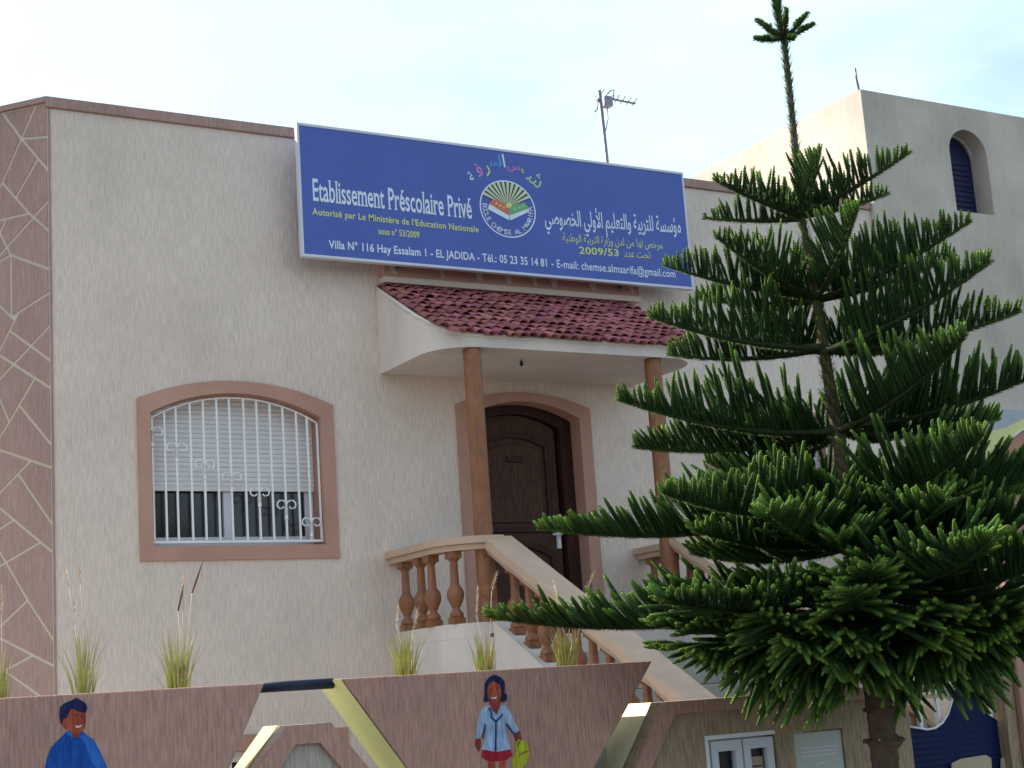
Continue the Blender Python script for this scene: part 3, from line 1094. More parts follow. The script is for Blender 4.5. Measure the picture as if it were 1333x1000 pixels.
# dark sunburst ground and its pale rays
sec = [(hub[0], hub[1] - .01)]
a0, a1 = R(28), R(156)
for i in range(25):
    a = a0 + (a1 - a0) * i / 24
    sec.append((E0[0] + RX * .95 * math.cos(a), E0[2] + RZ * .95 * math.sin(a)))
flat(sec, .0047, m_tdark, 'sunburst_ground', emb)
nr = 12
for i in range(nr):
    a = a0 + (a1 - a0) * (i + .5) / nr
    da = (a1 - a0) / nr * .30
    p1 = (E0[0] + RX * .955 * math.cos(a - da), E0[2] + RZ * .955 * math.sin(a - da))
    p2 = (E0[0] + RX * .955 * math.cos(a + da), E0[2] + RZ * .955 * math.sin(a + da))
    t = .16
    q1 = (hub[0] + (p1[0] - hub[0]) * t, hub[1] + (p1[1] - hub[1]) * t)
    q2 = (hub[0] + (p2[0] - hub[0]) * t, hub[1] + (p2[1] - hub[1]) * t)
    flat([q1, p1, p2, q2], .0033, mat('sign_pale_ray', (.60, .64, .42), var=0), 'sun_ray', emb)
flat([ez(*p) for p in ((258, 560), (270, 528), (450, 640), (452, 692), (255, 590))], .0020, m_twhite, 'book_edge', emb)
flat([ez(*p) for p in ((450, 640), (632, 572), (634, 612), (462, 692))], .0020, m_twhite, 'book_edge', emb)
flat([ez(*p) for p in ((262, 535), (300, 492), (400, 530), (448, 562), (450, 648))], .0004, m_tred, 'book_page', emb)
flat([ez(*p) for p in ((450, 648), (452, 562), (500, 545), (592, 522), (634, 580))], .0004, m_tgreen, 'book_page', emb)
flat([ez(445 + 30 * math.cos(a), 552 + 26 * math.sin(a)) for a in np.linspace(0, 6.0, 12)], -.0012, m_tyel, 'sun_disc', emb)
for P_ in ((330, 535), (365, 555), (400, 575), (500, 590), (545, 575), (580, 560)):
    flat([ez(P_[0] + 11 * math.cos(a), P_[1] + 9 * math.sin(a)) for a in np.linspace(0, 5.6, 8)], -.0012, m_tlime if P_[0] > 450 else m_tyel, 'page_dot', emb)
ct = 'ECOLE CHEMSE AL MAARIFA'
mb = MB()
for i, chh in enumerate(ct):
    if chh == ' ': continue
    a = R(176) + R(190) * i / (len(ct) - 1)
    co, fs = glyph_mesh(chh, .004)
    co = (co - [(co[:, 0].max() + co[:, 0].min()) / 2, .34]) * .066
    rr = .815
    th = a + math.pi / 2
    cx, cz = E0[0] + RX * rr * math.cos(a), E0[2] + RZ * rr * math.sin(a)
    mb.add([(cx + x * math.cos(th) - z * math.sin(th), YS + .0044, cz + x * math.sin(th) + z * math.cos(th)) for x, z in co], fs)
tag(mb.obj('circular_lettering', m_twhite, emb, fix=False), kind='stuff')

# ================================================================== ROOF THINGS
an = thing('roof_antenna', 'grey television antenna on a thin mast rising behind the blue sign', 'antenna', (9.74, 14, 6.12))
a_top = at(780, 118, Y=14)
MB().tube([(9.76, 14, 6.12), (a_top[0], 14, a_top[2])], .022, 8).obj('mast', m_grey, an)
b0, b1 = at(775, 125, Y=14.2), at(827, 135, Y=13.8)
MB().tube([b0, b1], .012, 6).obj('boom', m_grey, an)
for i in range(7):
    t = .12 + .86 * i / 6
    P = b0 + (b1 - b0) * t
    L_ = .10 if i else .17
    MB().tube([P + np.array([-.35 * L_, -L_, .015]), P + np.array([.35 * L_, L_, .015])], .007, 5).obj('element', m_grey, an)
P = at(790, 132, Y=14)
MB().box(P[0] - .05, P[0] + .05, 13.95, 14.05, P[2] - .07, P[2] + .05).obj('amplifier_box', m_grey, an, bevel=.01)
q0, q1, q2, q3 = at(791, 122, Y=14), at(795, 118, Y=14), at(799, 117, Y=14), at(799, 128, Y=14)
MB().tube([q0, q1, q2, q3], .008, 5).obj('dipole', m_grey, an)
MB().tube([at(790, 138, Y=14), at(791.5, 155, Y=14), at(788.5, 170, Y=13.98)], .006, 5).obj('cable', m_grey, an)
MB().tube([at(779, 128, Y=14), at(778, 138, Y=14), at(777.5, 142, Y=14), at(774, 146, Y=14)], .008, 5).obj('bracket', m_grey, an)

# ================================================================== NEIGHBOUR
NBY = FY - .06
nb = thing('neighbour_house', 'taller plain beige plastered house on the right with one small arched window', 'building', (14, NBY, 0))
nx0, nx1, nzt = 11.451, 19.5, 7.665
nw_o = arch(12.65, 13.215, 6.45, 7.20, 7.40, 16)
nwi = arch(12.65, 13.215, 6.45, 7.14, 7.40, 16)
MB().holed([(nx0, .0), (nx1, .0), (nx1, nzt), (nx0, nzt)], [nwi[::-1]], NBY, NBY + .2).obj('front_wall', m_nb, nb)
MB().box(nx0, nx0 + .25, NBY + .201, NBY + 12, 0, nzt).obj('side_wall', m_nb, nb)
MB().box(nx1 - .25, nx1, NBY + .201, NBY + 12, 0, nzt).obj('side_wall', m_nb, nb)
MB().box(nx0 + .25, nx1 - .25, NBY + 11.75, NBY + 12, 0, nzt).obj('back_wall', m_nb, nb)
MB().box(nx0 + .25, nx1 - .25, NBY + .6, NBY + 11.75, 7.2, 7.35).obj('roof', m_roof, nb)
# deep niche
nwb = arch(12.65, 13.215, 6.45, 7.14, 7.40, 16)
k = len(nwi)
mb = MB()
vs = [(x, NBY + .201, z) for x, z in nwi] + [(x, NBY + .24, z) for x, z in nwb]
mb.add(vs, [(i, (i + 1) % k, k + (i + 1) % k, k + i) for i in range(k)])
mb.obj('window_niche', m_nb, nb)
ns = MB().xz(arch(12.65, 13.215, 6.45, 7.14, 7.40, 16), NBY + .24, NBY + .27).obj('shutter', m_navy, nb)
for i in range(11):
    z = 6.48 + i * .06
    MB().box(12.70, 13.17, NBY + .228, NBY + .239, z, z + .045).obj('slat', m_navy, ns)
MB().box(12.45, nx1, NBY - .08, NBY - .002, 0.2, 4.27).obj('lower_wall', m_nb2, nb)
tag(MB().tube([at(1119, 121, Y=NBY + .1), at(1114.5, 100, Y=NBY + .1), at(1113, 89, Y=NBY + .1)], .012, 6).obj('metal_rod', m_grey),
    'thin bent metal rod standing on the corner of the beige neighbour house', 'metal rod')

# boundary wall between the plots
BX = 10.92
bwl = thing('boundary_wall', 'yellow green boundary wall with a curved brown painted end, behind the pine on the right', 'wall', (BX, 10, .35))
zb = at(1275, 565, X=BX)[2]
MB().prism([(7.31, .351), (FY - .003, .351), (FY - .003, zb - .02), (9.9, zb), (8.6, zb + .25), (7.31, zb + .3)], lambda p: (BX, p[0], p[1]), (.2, 0, 0)).obj('wall_body', m_yel, bwl)
curve = [at(px, py, X=BX) for px, py in ((1268, 650), (1275, 628), (1283, 610), (1296, 594), (1312, 576), (1333, 560))]
cv = [(p[1], p[2]) for p in curve]
cv += [(cv[-1][0] - .5, min(cv[-1][1] + .12, zb + .02)), (7.33, zb + .1)]
MB().prism(cv + [(7.33, .36), (cv[0][0] + .02, .36)], lambda p: (BX - .012, p[0], p[1]), (.012, 0, 0)).obj('painted_end', m_band, bwl)
MB().tube([(BX - .014, y, z) for y, z in cv], .012, 5).obj('white_edge', m_white, bwl)
MB().box(BX - .02, BX - .001, 7.4, FY - .01, .352, 2.3).obj('lower_band', m_nb2, bwl)

# ================================================================== STREET FENCE
F0, F1 = 7.0, 7.30
fx = lambda px, py: tuple(at(px, py, Y=F0)[[0, 2]])


def slanted_panel(root, poly, mt, left_paint=None, split=False):
    """poly in x,z ; index 0 = bottom left, 1 = bottom right, 2 = top right, 3 = top left"""
    MB().xz(poly, F0, F1).obj('panel_body', mt, root, bevel=.008)
    if left_paint:
        (xb_, zb_), (xt_, zt_) = poly[0], poly[3]
        dn = np.array([-(zt_ - zb_), (xt_ - xb_)])
        dn = dn / np.linalg.norm(dn) * (1 if dn[0] < 0 else -1) * .004
        ya = F0 + .12 if split else F0 + .004
        yb_ = F1 - .004
        P0 = (xb_ + dn[0], zb_ + dn[1])
        P1 = (xt_ + dn[0], zt_ + dn[1] - .004)
        MB().add([(P0[0], ya, P0[1]), (P0[0], yb_, P0[1]), (P1[0], yb_, P1[1]), (P1[0], ya, P1[1]),
                  (P0[0] - dn[0] * .9, ya, P0[1] - dn[1] * .9), (P0[0] - dn[0] * .9, yb_, P0[1] - dn[1] * .9), (P1[0] - dn[0] * .9, yb_, P1[1] - dn[1] * .9), (P1[0] - dn[0] * .9, ya, P1[1] - dn[1] * .9)],
                 [(0, 1, 2, 3), (4, 7, 6, 5), (0, 3, 7, 4), (1, 5, 6, 2), (3, 2, 6, 7), (0, 4, 5, 1)]).obj('painted_edge', left_paint, root)
        if split:
            ya, yb_ = F0 + .003, F0 + .118
            MB().add([(P0[0], ya, P0[1]), (P0[0], yb_, P0[1]), (P1[0], yb_, P1[1]), (P1[0], ya, P1[1])], [(0, 1, 2, 3)]).obj('edge_band', m_greyst, root)


ft = 1.765
# panel 1
f1 = thing('fence_wall', 'brown scratched stucco fence wall at far left with painted boy in blue shirt', 'fence wall', (1, F0, .14), 'street fence walls')
pR_top, pR_b = fx(345, 889), fx(305, 985)
sl1 = (pR_top[0] - pR_b[0]) / (pR_top[1] - pR_b[1])
f1b = pR_top[0] - sl1 * (ft - .5)
slanted_panel(f1, [(-3, .14), (f1b - .1, .14), (f1b, .5), (pR_top[0], ft), (-3, ft)], m_fence)
# panel 2
f2 = thing('fence_wall', 'brown scratched stucco fence wall in the middle with painted girl holding a yellow bag', 'fence wall', (4, F0, .14), 'street fence walls')
a_, b_ = fx(445, 884), fx(530, 1000)
sl2 = (b_[0] - a_[0]) / (a_[1] - b_[1])
x2b = a_[0] + sl2 * (ft - .75)
c_ = fx(850, 863)
c2_ = fx(776, 1000)
sl3 = (c_[0] - c2_[0]) / (c_[1] - c2_[1])
MB().xz([(x2b, .75), (c_[0] - sl3 * (ft - .75), .75), (c_[0], ft), (a_[0], ft)], F0, F1).obj('panel_body', m_fence, f2, bevel=.008)
dn = np.array([-(ft - .75), -(x2b - a_[0])])
dn = dn / np.linalg.norm(dn) * .004
q0, q1 = np.array([x2b, .75]) + dn, np.array([a_[0], ft - .003]) + dn
MB().add([(q0[0], F0 + .003, q0[1]), (q0[0], F1 - .003, q0[1]), (q1[0], F1 - .003, q1[1]), (q1[0], F0 + .003, q1[1])], [(0, 1, 2, 3)]).obj('painted_edge', m_yel, f2)
MB().box(x2b + .05, c_[0] - sl3 * (ft - .75) - .05, F0 + .03, F1 - .03, .14, .748).obj('panel_foot', m_fence, f2)
# planters behind panels
for root, xa, xb in ((f1, -3, 2.35), (f2, 3.75, 4.75)):
    MB().box(xa, xb, F1 + .002, F1 + .30, .35, ft - .06).obj('planter', m_greyst, root)
    MB().box(xa + .03, xb - .03, F1 + .03, F1 + .27, ft - .058, ft - .05).obj('planter_soil', m_soil, root)
# trapezoid 1
f3 = thing('fence_wall', 'small low trapezoid fence wall with grey inset, between the two painted brown walls', 'fence wall', (3, F0, .14), 'street fence walls')
tA, tB, tC, tD = fx(375, 944), fx(431, 941), fx(336, 1000), fx(477, 996)
zt1 = (tA[1] + tB[1]) / 2
kl = (tA[0] - tC[0]) / (tA[1] - tC[1])
kr = (tD[0] - tB[0]) / (tB[1] - tD[1])
zbm = .55
o_ = [(tA[0] - kl * (zt1 - zbm), zbm), (tB[0] + kr * (zt1 - zbm), zbm), (tB[0], zt1), (tA[0], zt1)]
iA, iB = fx(385, 968.7), fx(417, 967.7)
zi = (iA[1] + iB[1]) / 2
i_ = [(iA[0] - kl * (zi - zbm - .1), zbm + .1), (iB[0] + kr * (zi - zbm - .1), zbm + .1), (iB[0], zi), (iA[0], zi)]
MB().xz(o_, F0 + .032, F1).obj('panel_body', stucco('pale_tan_stucco', (.44, .37, .32), st=.15), f3)
surround(o_, i_, F0, F0 + .031, F0 + .031).obj('raised_border', m_fence, f3)
dn = np.array([-(o_[3][1] - o_[0][1]), (o_[3][0] - o_[0][0])])
dn = dn / np.linalg.norm(dn) * .004
q0, q1 = np.array(o_[0]) + dn, np.array(o_[3]) + dn
MB().add([(q0[0], F0 + .12, q0[1]), (q0[0], F1, q0[1]), (q1[0], F1, q1[1]), (q1[0], F0 + .12, q1[1])], [(0, 1, 2, 3)]).obj('painted_edge', m_yel2, f3)
# right part with meters
f4 = thing('fence_wall', 'tan stucco fence wall with meter boxes, behind the pine trunk', 'fence wall', (5.7, F0, .14), 'street fence walls')
rA, rC = fx(866, 914), fx(828, 1000)
kl = (rA[0] - rC[0]) / (rA[1] - rC[1])
GX0 = 6.655
zr = rA[1]
o_ = [(rA[0] - kl * (zr - zbm), zbm), (GX0, zbm), (GX0, zr), (rA[0], zr)]
i_ = [(o_[0][0] + .10, zbm + .0), (GX0 - .001, zbm), (GX0 - .001, zr - .065), (rA[0] + .06, zr - .065)]
nich = [(5.19, .80), (5.67, .80), (5.67, 1.36), (5.19, 1.36)]
nich2 = [(5.79, .80), (6.15, .80), (6.15, 1.335), (5.79, 1.335)]
MB().holed(o_, [nich[::-1], nich2[::-1]], F0 + .02, F1 + .08).obj('panel_body', m_tan, f4)
mb = MB().xz([o_[0], i_[0], i_[3], i_[2], o_[2], o_[3]], F0, F0 + .019)
mb.obj('raised_border', m_fence, f4)
MB().box(o_[0][0] + .1, GX0, F0 + .03, F1 + .08, .14, zbm - .002).obj('panel_foot', m_tan, f4)
dn = np.array([-(o_[3][1] - o_[0][1]), (o_[3][0] - o_[0][0])])
dn = dn / np.linalg.norm(dn) * .004
q0, q1 = np.array(o_[0]) + dn, np.array(o_[3]) + dn
MB().add([(q0[0], F0 + .12, q0[1]), (q0[0], F1 + .08, q0[1]), (q1[0], F1 + .08, q1[1]), (q1[0], F0 + .12, q1[1])], [(0, 1, 2, 3)]).obj('painted_edge', mat('lime_cream_paint', (0.78, 0.77, 0.52), rough=1.0, spec=.05, var=.08, dirt=.1), f4)
# meter cabinet and plate
mc = thing('meter_cabinet', 'recessed white double meter box with two glazed doors, left of the plain white cover', 'meter box', (5.43, F0, .8))
MB().box(5.192, 5.668, F0 + .10, F0 + .13, .802, 1.358).obj('cabinet_back', m_white, mc)
MB().box(5.192, 5.668, F0 + .022, F0 + .10, 1.335, 1.358).obj('cabinet_top', m_white, mc)
MB().box(5.192, 5.215, F0 + .022, F0 + .10, .802, 1.334).obj('cabinet_side', m_white, mc)
for xa, xb in ((5.235, 5.44), (5.452, 5.655)):
    o2 = [(xa, .82), (xb, .82), (xb, 1.325), (xa, 1.325)]
    i2 = [(xa + .045, .88), (xb - .045, .88), (xb - .045, 1.27), (xa + .045, 1.27)]
    dd = surround(o2, i2, F0 + .03, F0 + .05, F0 + .06).obj('cabinet_door', m_alu, mc)
    MB().box(xa + .045, xb - .045, F0 + .075, F0 + .08, .88, 1.27).obj('pane', m_glass, dd)
    if xa > 5.4:
        MB().box(xa + .055, xb - .055, F0 + .066, F0 + .074, 1.02, 1.225).obj('meter_face', m_creamm, dd)
        for zz in (1.07, 1.12, 1.17):
            MB().box(xa + .065, xb - .065, F0 + .063, F0 + .0655, zz, zz + .008).obj('meter_mark', m_dark, dd)
mp_ = thing('meter_cover', 'plain white rectangular meter cover with round emblem, on the tan wall beside the pine trunk', 'meter cover', (5.97, F0, .8))
MB().box(5.795, 6.145, F0 + .03, F0 + .06, .805, 1.33).obj('cover_plate', mat('offwhite_plastic', (.50, .50, .46), rough=.5, var=.06), mp_, bevel=.008)
for zz in (1.20, 1.22, 1.24):
    MB().box(5.84, 6.10, F0 + .026, F0 + .0298, zz, zz + .008).obj('louvre', m_alu, mp_)
MB().lathe([(.045, 0), (.045, .004), (.036, .004)], (0, 0, 0), 20)
rgm = MB()
for i in range(24):
    a, b = 2 * math.pi * i / 24, 2 * math.pi * (i + 1) / 24
    rgm.add([(5.97 + .045 * math.cos(a), F0 + .0265, 1.12 + .045 * math.sin(a)), (5.97 + .045 * math.cos(b), F0 + .0265, 1.12 + .045 * math.sin(b)),
             (5.97 + .036 * math.cos(b), F0 + .0265, 1.12 + .036 * math.sin(b)), (5.97 + .036 * math.cos(a), F0 + .0265, 1.12 + .036 * math.sin(a))], [(0, 1, 2, 3)])
rgm.obj('round_emblem', m_alu, mp_, fix=False)
for x in (5.80, 6.14):
    MB().lathe([(.016, -.012), (.018, 0), (.016, .012)], (x, F0 + .028, 1.09), 10).obj('screw_knob', m_alu, mp_)
# pipes across the gaps
for (pa, pb_), lb in ((((338, 896), (433, 889)), 'dark blue pipe bridging the gap between the two painted brown walls'),):
    A, B = at(*pa, Y=F0 + .13), at(*pb_, Y=F0 + .13)
    A[2] = B[2] = (A[2] + B[2]) / 2
    tag(MB().tube([A, B], .025, 14).obj('fence_pipe', m_pipe), lb, 'pipe')

# murals on the fence
BZ = lambda p: fx(40 + p[0] / 9.093, 890 + p[1] / 9.093)
GZ = lambda p: fx(590 + p[0] / 7.142, 860 + p[1] / 7.142)


def mural(root, parts, cv_, name):
    par = None
    for lay, (nm, mt, poly) in enumerate(parts):
        pts = [cv_(p) for p in poly]
        y = F0 - .0015 - .0006 * lay
        mb = MB().xz(pts, y, y + .0014 + .0006 * lay - .0003)
        o = mb.obj(name if par is None else nm, mt, root if par is None else par)
        if par is None: par = o
    return par


boy = [('shirt', p_blue, [(430, 560), (340, 650), (235, 760), (190, 880), (165, 1000), (150, 1250), (330, 1260), (340, 1600), (900, 1600), (860, 1200), (1000, 1300), (1080, 1200), (910, 1000), (820, 800), (740, 660), (640, 590), (600, 550)]),
       ('sleeve', p_blue2, [(640, 590), (735, 665), (815, 810), (905, 1000), (1060, 1180), (1010, 1260), (820, 1060), (720, 930), (700, 870), (650, 720), (600, 640), (575, 640)]),
       ('collar', p_blue2, [(430, 565), (420, 610), (500, 640), (505, 600), (480, 570)]),
       ('neck', p_skin2, [(455, 520), (500, 640), (565, 640), (600, 560), (600, 520)]),
       ('face', p_skin, [(450, 290), (430, 400), (375, 420), (365, 470), (395, 530), (440, 540), (500, 590), (560, 590), (625, 540), (650, 470), (650, 330), (560, 300)]),
       ('hair', p_hair, [(350, 470), (340, 380), (345, 280), (400, 230), (490, 195), (540, 168), (600, 200), (650, 240), (668, 290), (650, 345), (560, 330), (480, 295), (450, 340), (425, 410), (385, 410), (365, 470)]),
       ('eye', p_hair, [(505, 378), (525, 370), (545, 378), (525, 386)]),
       ('eye', p_hair, [(585, 384), (603, 376), (620, 384), (603, 392)]),
       ('mouth', p_wht, [(520, 500), (560, 500), (600, 485), (590, 515), (540, 525)])]
mural(f1, boy, BZ, 'painted_boy')
girl = [('jacket', p_sky, [(330, 420), (270, 440), (240, 520), (205, 720), (250, 725), (290, 600), (300, 700), (270, 825), (390, 855), (530, 825), (500, 700), (490, 590), (565, 690), (612, 660), (540, 500), (490, 425), (440, 410)]),
        ('skirt', p_red, [(270, 826), (260, 900), (320, 935), (480, 935), (550, 880), (530, 826), (400, 850)]),
        ('leg', p_skin, [(320, 936), (325, 1250), (375, 1250), (385, 936)]),
        ('leg', p_skin, [(425, 936), (425, 1250), (475, 1250), (485, 936)]),
        ('hand', p_skin2, [(205, 728), (200, 790), (235, 850), (255, 800), (255, 730)]),
        ('hand', p_skin2, [(565, 695), (575, 745), (610, 760), (635, 720), (612, 668)]),
        ('hair', p_hair, [(375, 132), (320, 165), (292, 215), (290, 320), (280, 370), (300, 390), (325, 375), (430, 380), (470, 385), (495, 365), (495, 320), (475, 300), (475, 200), (440, 155)]),
        ('neck', p_skin2, [(335, 380), (345, 440), (400, 500), (430, 430), (435, 380)]),
        ('face', p_skin, [(365, 190), (325, 225), (308, 280), (320, 350), (350, 390), (395, 395), (430, 365), (440, 290), (425, 225)]),
        ('eye', p_hair, [(338, 262), (350, 256), (363, 262), (350, 268)]),
        ('eye', p_hair, [(390, 258), (402, 252), (415, 258), (402, 264)]),
        ('mouth', p_wht, [(345, 340), (372, 345), (400, 335), (390, 355), (360, 358)]),
        ('lapel_line', p_line, [(322, 440), (345, 480), (345, 530), (388, 572), (384, 845), (394, 845), (397, 572), (460, 500), (452, 497), (392, 560), (355, 525), (353, 478), (332, 436)]),
        ('jacket_line', p_line, [(288, 590), (282, 640), (262, 722), (268, 724), (290, 650), (298, 600)]),
        ('jacket_line', p_line, [(485, 590), (565, 692), (612, 662), (608, 656), (566, 682), (492, 585)]),
        ('bag', p_lime, [(590, 800), (620, 750), (660, 745), (692, 800), (700, 880), (670, 960), (620, 1010), (600, 1060), (560, 1050), (545, 930), (565, 890)]),
        ('bag_strap', p_lime, [(575, 830), (572, 780), (600, 735), (635, 745), (628, 752), (600, 748), (582, 785), (585, 830)]),
        ('bag_line', p_skin2, [(600, 880), (640, 850), (690, 840), (690, 848), (642, 860), (604, 890)])]
mural(f2, girl, GZ, 'painted_girl')

# ================================================================== GATE
GY = 7.12
gt = thing('metal_gate', 'white barred gate with dark blue ornamental sheet, right of the tan wall', 'gate', (7.0, GY, .14))
gp = lambda px, py: tuple(at(px, py, Y=GY)[[0, 2]])
gx0, gx1 = GX0 + .02, at(1320, 930, Y=GY)[0]
for i, x in enumerate(np.linspace(gx0 + .02, gx1 - .02, 7)):
    MB().box(x - .013, x + .013, GY, GY + .026, .2, 1.92).obj('bar', m_white, gt)
for z in (1.90, 1.52, 1.47, .3):
    MB().box(gx0, gx1, GY - .004, GY + .03, z - .012, z + .012).obj('cross_rail', m_creamm if z < 1.6 else m_white, gt)
top = [(1184, 944), (1192, 948), (1203, 950), (1214, 948), (1223, 941), (1230, 930), (1234, 917), (1238, 903), (1244, 893), (1252, 888), (1260, 893), (1266, 906), (1274, 920), (1285, 932), (1298, 939), (1312, 944), (1322, 952)]
tp = [gp(*p) for p in top]
tp[0] = (gx0, tp[0][1])
tp[-1] = (gx1, tp[-1][1])
# ribbed sheet: corrugated horizontally
xs_ = [p[0] for p in tp]
zs_ = [p[1] for p in tp]
mb = MB()
cols = np.linspace(gx0, gx1, 60)
rows = 110
tops_ = np.interp(cols, xs_, zs_)
zb0 = .45
vs = []
for c_i, x in enumerate(cols):
    for r_i in range(rows):
        z = zb0 + (tops_[c_i] - zb0) * r_i / (rows - 1)
        vs.append((x, GY - .02 + .0022 * math.sin(z * 2 * math.pi / .035), z))
fs = [(c_i * rows + r_i, (c_i + 1) * rows + r_i, (c_i + 1) * rows + r_i + 1, c_i * rows + r_i + 1) for c_i in range(59) for r_i in range(rows - 1)]
mb.add(vs, fs, True)
mb.obj('gate_sheet', m_gate, gt, fix=False)
MB().tube([(x, GY - .024, z) for x, z in tp[:8]], .007, 6).obj('sheet_rim', m_white, gt)
for pts in ([(1226, 1002), (1232, 994), (1244, 988), (1262, 985), (1276, 983), (1283, 987), (1281, 1002)], [(1293, 1002), (1296, 988), (1305, 983), (1324, 980), (1325, 1002)]):
    pp = [gp(*p) for p in pts]
    pp = [(p[0], p[1]) for p in pp]
    pp[0] = (pp[0][0], .8)
    pp[-1] = (pp[-1][0], .8)
    x0_, x1_ = pp[0][0], pp[-1][0]
    ib = MB().xz(pp, GY - .045, GY - .035).obj('cream_inset', m_creamm, gt)
MB().box(GX0 - .012, GX0 + .03, GY - .06, GY - .03, 1.18, 1.26).obj('hinge', m_dark, gt)
# right pier
pr_ = thing('gate_pier', 'tan and brown gate pier at the right edge of the photo', 'gate pier', (7.6, F0, .14))
px0 = at(1312, 940, Y=F0)[0] + .015
MB().box(px0, px0 + .12, F0 + .02, F1, .14, 2.0).obj('pier_edge', m_tan, pr_)
MB().box(px0 + .085, px0 + .9, F0 - .03, F0 + .018, .14, 2.35).obj('pier_face', m_band, pr_, bevel=.01)
MB().box(px0 + .122, px0 + .9, F0 + .019, F1, .14, 2.34).obj('pier_body', m_tan, pr_)


# ================================================================== PENNISETUM TUFTS
def tuft(px, py, seed, label, nbl=70, hpx=90, plumes=()):
    r_ = np.random.default_rng(seed)
    B = at(px, py, Y=F1 + .15)
    B[2] = ft - .05
    nbl = int(nbl * 1.5)
    root = thing('grass_tuft', label, 'grass tuft', tuple(B), 'grass tufts on the fence')
    ppm = 225.0
    H_ = hpx / ppm
    mb = MB()
    yv = []
    for i in range(nbl):
        a = r_.uniform(0, 2 * math.pi)
        rad = r_.uniform(0, .05)
        p = B + np.array([rad * math.cos(a), rad * .8 * math.sin(a), 0])
        h = H_ * r_.uniform(.35, .95)
        lean = r_.uniform(.0, .13) * (1.6 if r_.random() < .12 else 1)
        dr_ = np.array([math.cos(a), math.sin(a), 0])
        w_ = r_.uniform(.0022, .0042)
        side = np.array([-dr_[1], dr_[0], 0]) * w_
        if r_.random() < .6: side = np.array([w_, 0, 0])
        k_ = 6
        vs = []
        for j in range(k_):
            t = j / (k_ - 1)
            c = p + np.array([0, 0, h * (t - .18 * t ** 3 * (lean * 4))]) + dr_ * (h * lean * (t + 1.6 * t * t))
            ww = 1 - t ** 2 * .92
            vs += [c - side * ww, c + side * ww]
        mb.add(vs, [(2 * j, 2 * j + 1, 2 * j + 3, 2 * j + 2) for j in range(k_ - 1)])
        dry = 1.0 if r_.random() < .2 else 0
        yv += [max(dry * .8, t_) for t_ in np.repeat(np.linspace(0, 1, k_) ** 2.5 * .8, 2)]
    o = mb.obj('blades', m_grass, root, fix=False)
    at_ = o.data.attributes.new('young', 'FLOAT', 'POINT')
    at_.data.foreach_set('value', yv)
    for (qx, qy, lx, ly, fuzzy) in plumes:      # tip px, and plume foot px
        T_, Ft = at(qx, qy, Y=F1 + .15), at(lx, ly, Y=F1 + .15)
        st = MB().tube([B + np.array([0, 0, .02]), (B * .5 + Ft * .5) + np.array([.012, 0, .02]), Ft], .0018, 4).obj('stalk', m_plume, root)
        mb = MB()
        n_ = 90
        for i in range(n_):
            t = i / n_
            c = Ft + (T_ - Ft) * t
            wv = (.016 if fuzzy else .007) * (math.sin(math.pi * min(1, t * .9 + .12)) + .15)
            d_ = r_.normal(size=3)
            d_[2] = abs(d_[2]) * .6 + .9
            ax = (T_ - Ft) / np.linalg.norm(T_ - Ft)
            d_ = d_ / np.linalg.norm(d_)
            e = c + d_ * wv * 1.5
            s_ = np.cross(d_, ax)
            s_ /= np.linalg.norm(s_) + 1e-6
            mb.add([c - s_ * .0014, c + s_ * .0014, e], [(0, 1, 2)])
        if not fuzzy: mb.tube([Ft, (Ft + T_) / 2, T_], [.004, .006, .002], 6)
        mb.obj('seed_head', m_plume if fuzzy else m_seed, root, fix=False)
    return root


tuft(-4, 912, 1, 'grass tuft cut by the left edge of the photo, on the wall with the boy', 40, 80, ((2, 760, 2, 800, 1),))
tuft(107, 906, 2, 'thin grass tuft on the wall right above the painted boy', 46, 95, ((82, 732, 90, 765, 1), (96, 770, 97, 815, 1), (103, 738, 105, 760, 1)))
tuft(232, 897, 3, 'tallest grass tuft with two brown seed heads, below the left window', 85, 90, ((264, 730, 250, 772, 0), (239, 760, 232, 795, 0), (236, 742, 238, 765, 1)))
tuft(527, 882, 4, 'grass tuft with dry bent stems in front of the left balusters', 75, 80, ((518, 782, 516, 812, 1), (545, 790, 538, 820, 1)))
tuft(631, 874, 5, 'grass tuft on the wall just above the painted girl', 60, 68, ((648, 742, 640, 770, 1), (622, 760, 620, 800, 1)))
tuft(738, 868, 6, 'yellowish grass tuft between painted girl and lowest pine branch', 85, 75, ((775, 742, 764, 770, 1), (718, 752, 724, 775, 1)))

# ================================================================== NORFOLK PINE
TY = 6.2
tp_px = [(1155, 1040), (1153, 1000), (1148, 950), (1140, 900), (1128, 820), (1105, 650), (1090, 560), (1075, 470), (1065, 400), (1044, 283), (1036, 200), (1027, 110), (1020, 47)]
tpts = [at(*p, Y=TY) for p in tp_px]
base = tpts[0].copy()
base[2] = .10
base[0] += .02
pine = thing('norfolk_pine', 'tall dark green Norfolk pine with whorled upswept branches in front of the fence', 'tree', tuple(base))
trk = [base] + tpts[:10]
trr = [.10, .073, .070, .066, .060, .055, .042, .034, .028, .024, .016]
tt, rr_ = [], []
for i in range(len(trk) - 1):
    for j in range(8):
        t = j / 8
        tt.append(trk[i] * (1 - t) + trk[i + 1] * t)
        rr_.append((trr[i] * (1 - t) + trr[i + 1] * t) * (1 + .05 * math.sin(i * 5 + j * 2.1) + rs.uniform(-.03, .03)))
tt.append(trk[-1])
rr_.append(trr[-1])
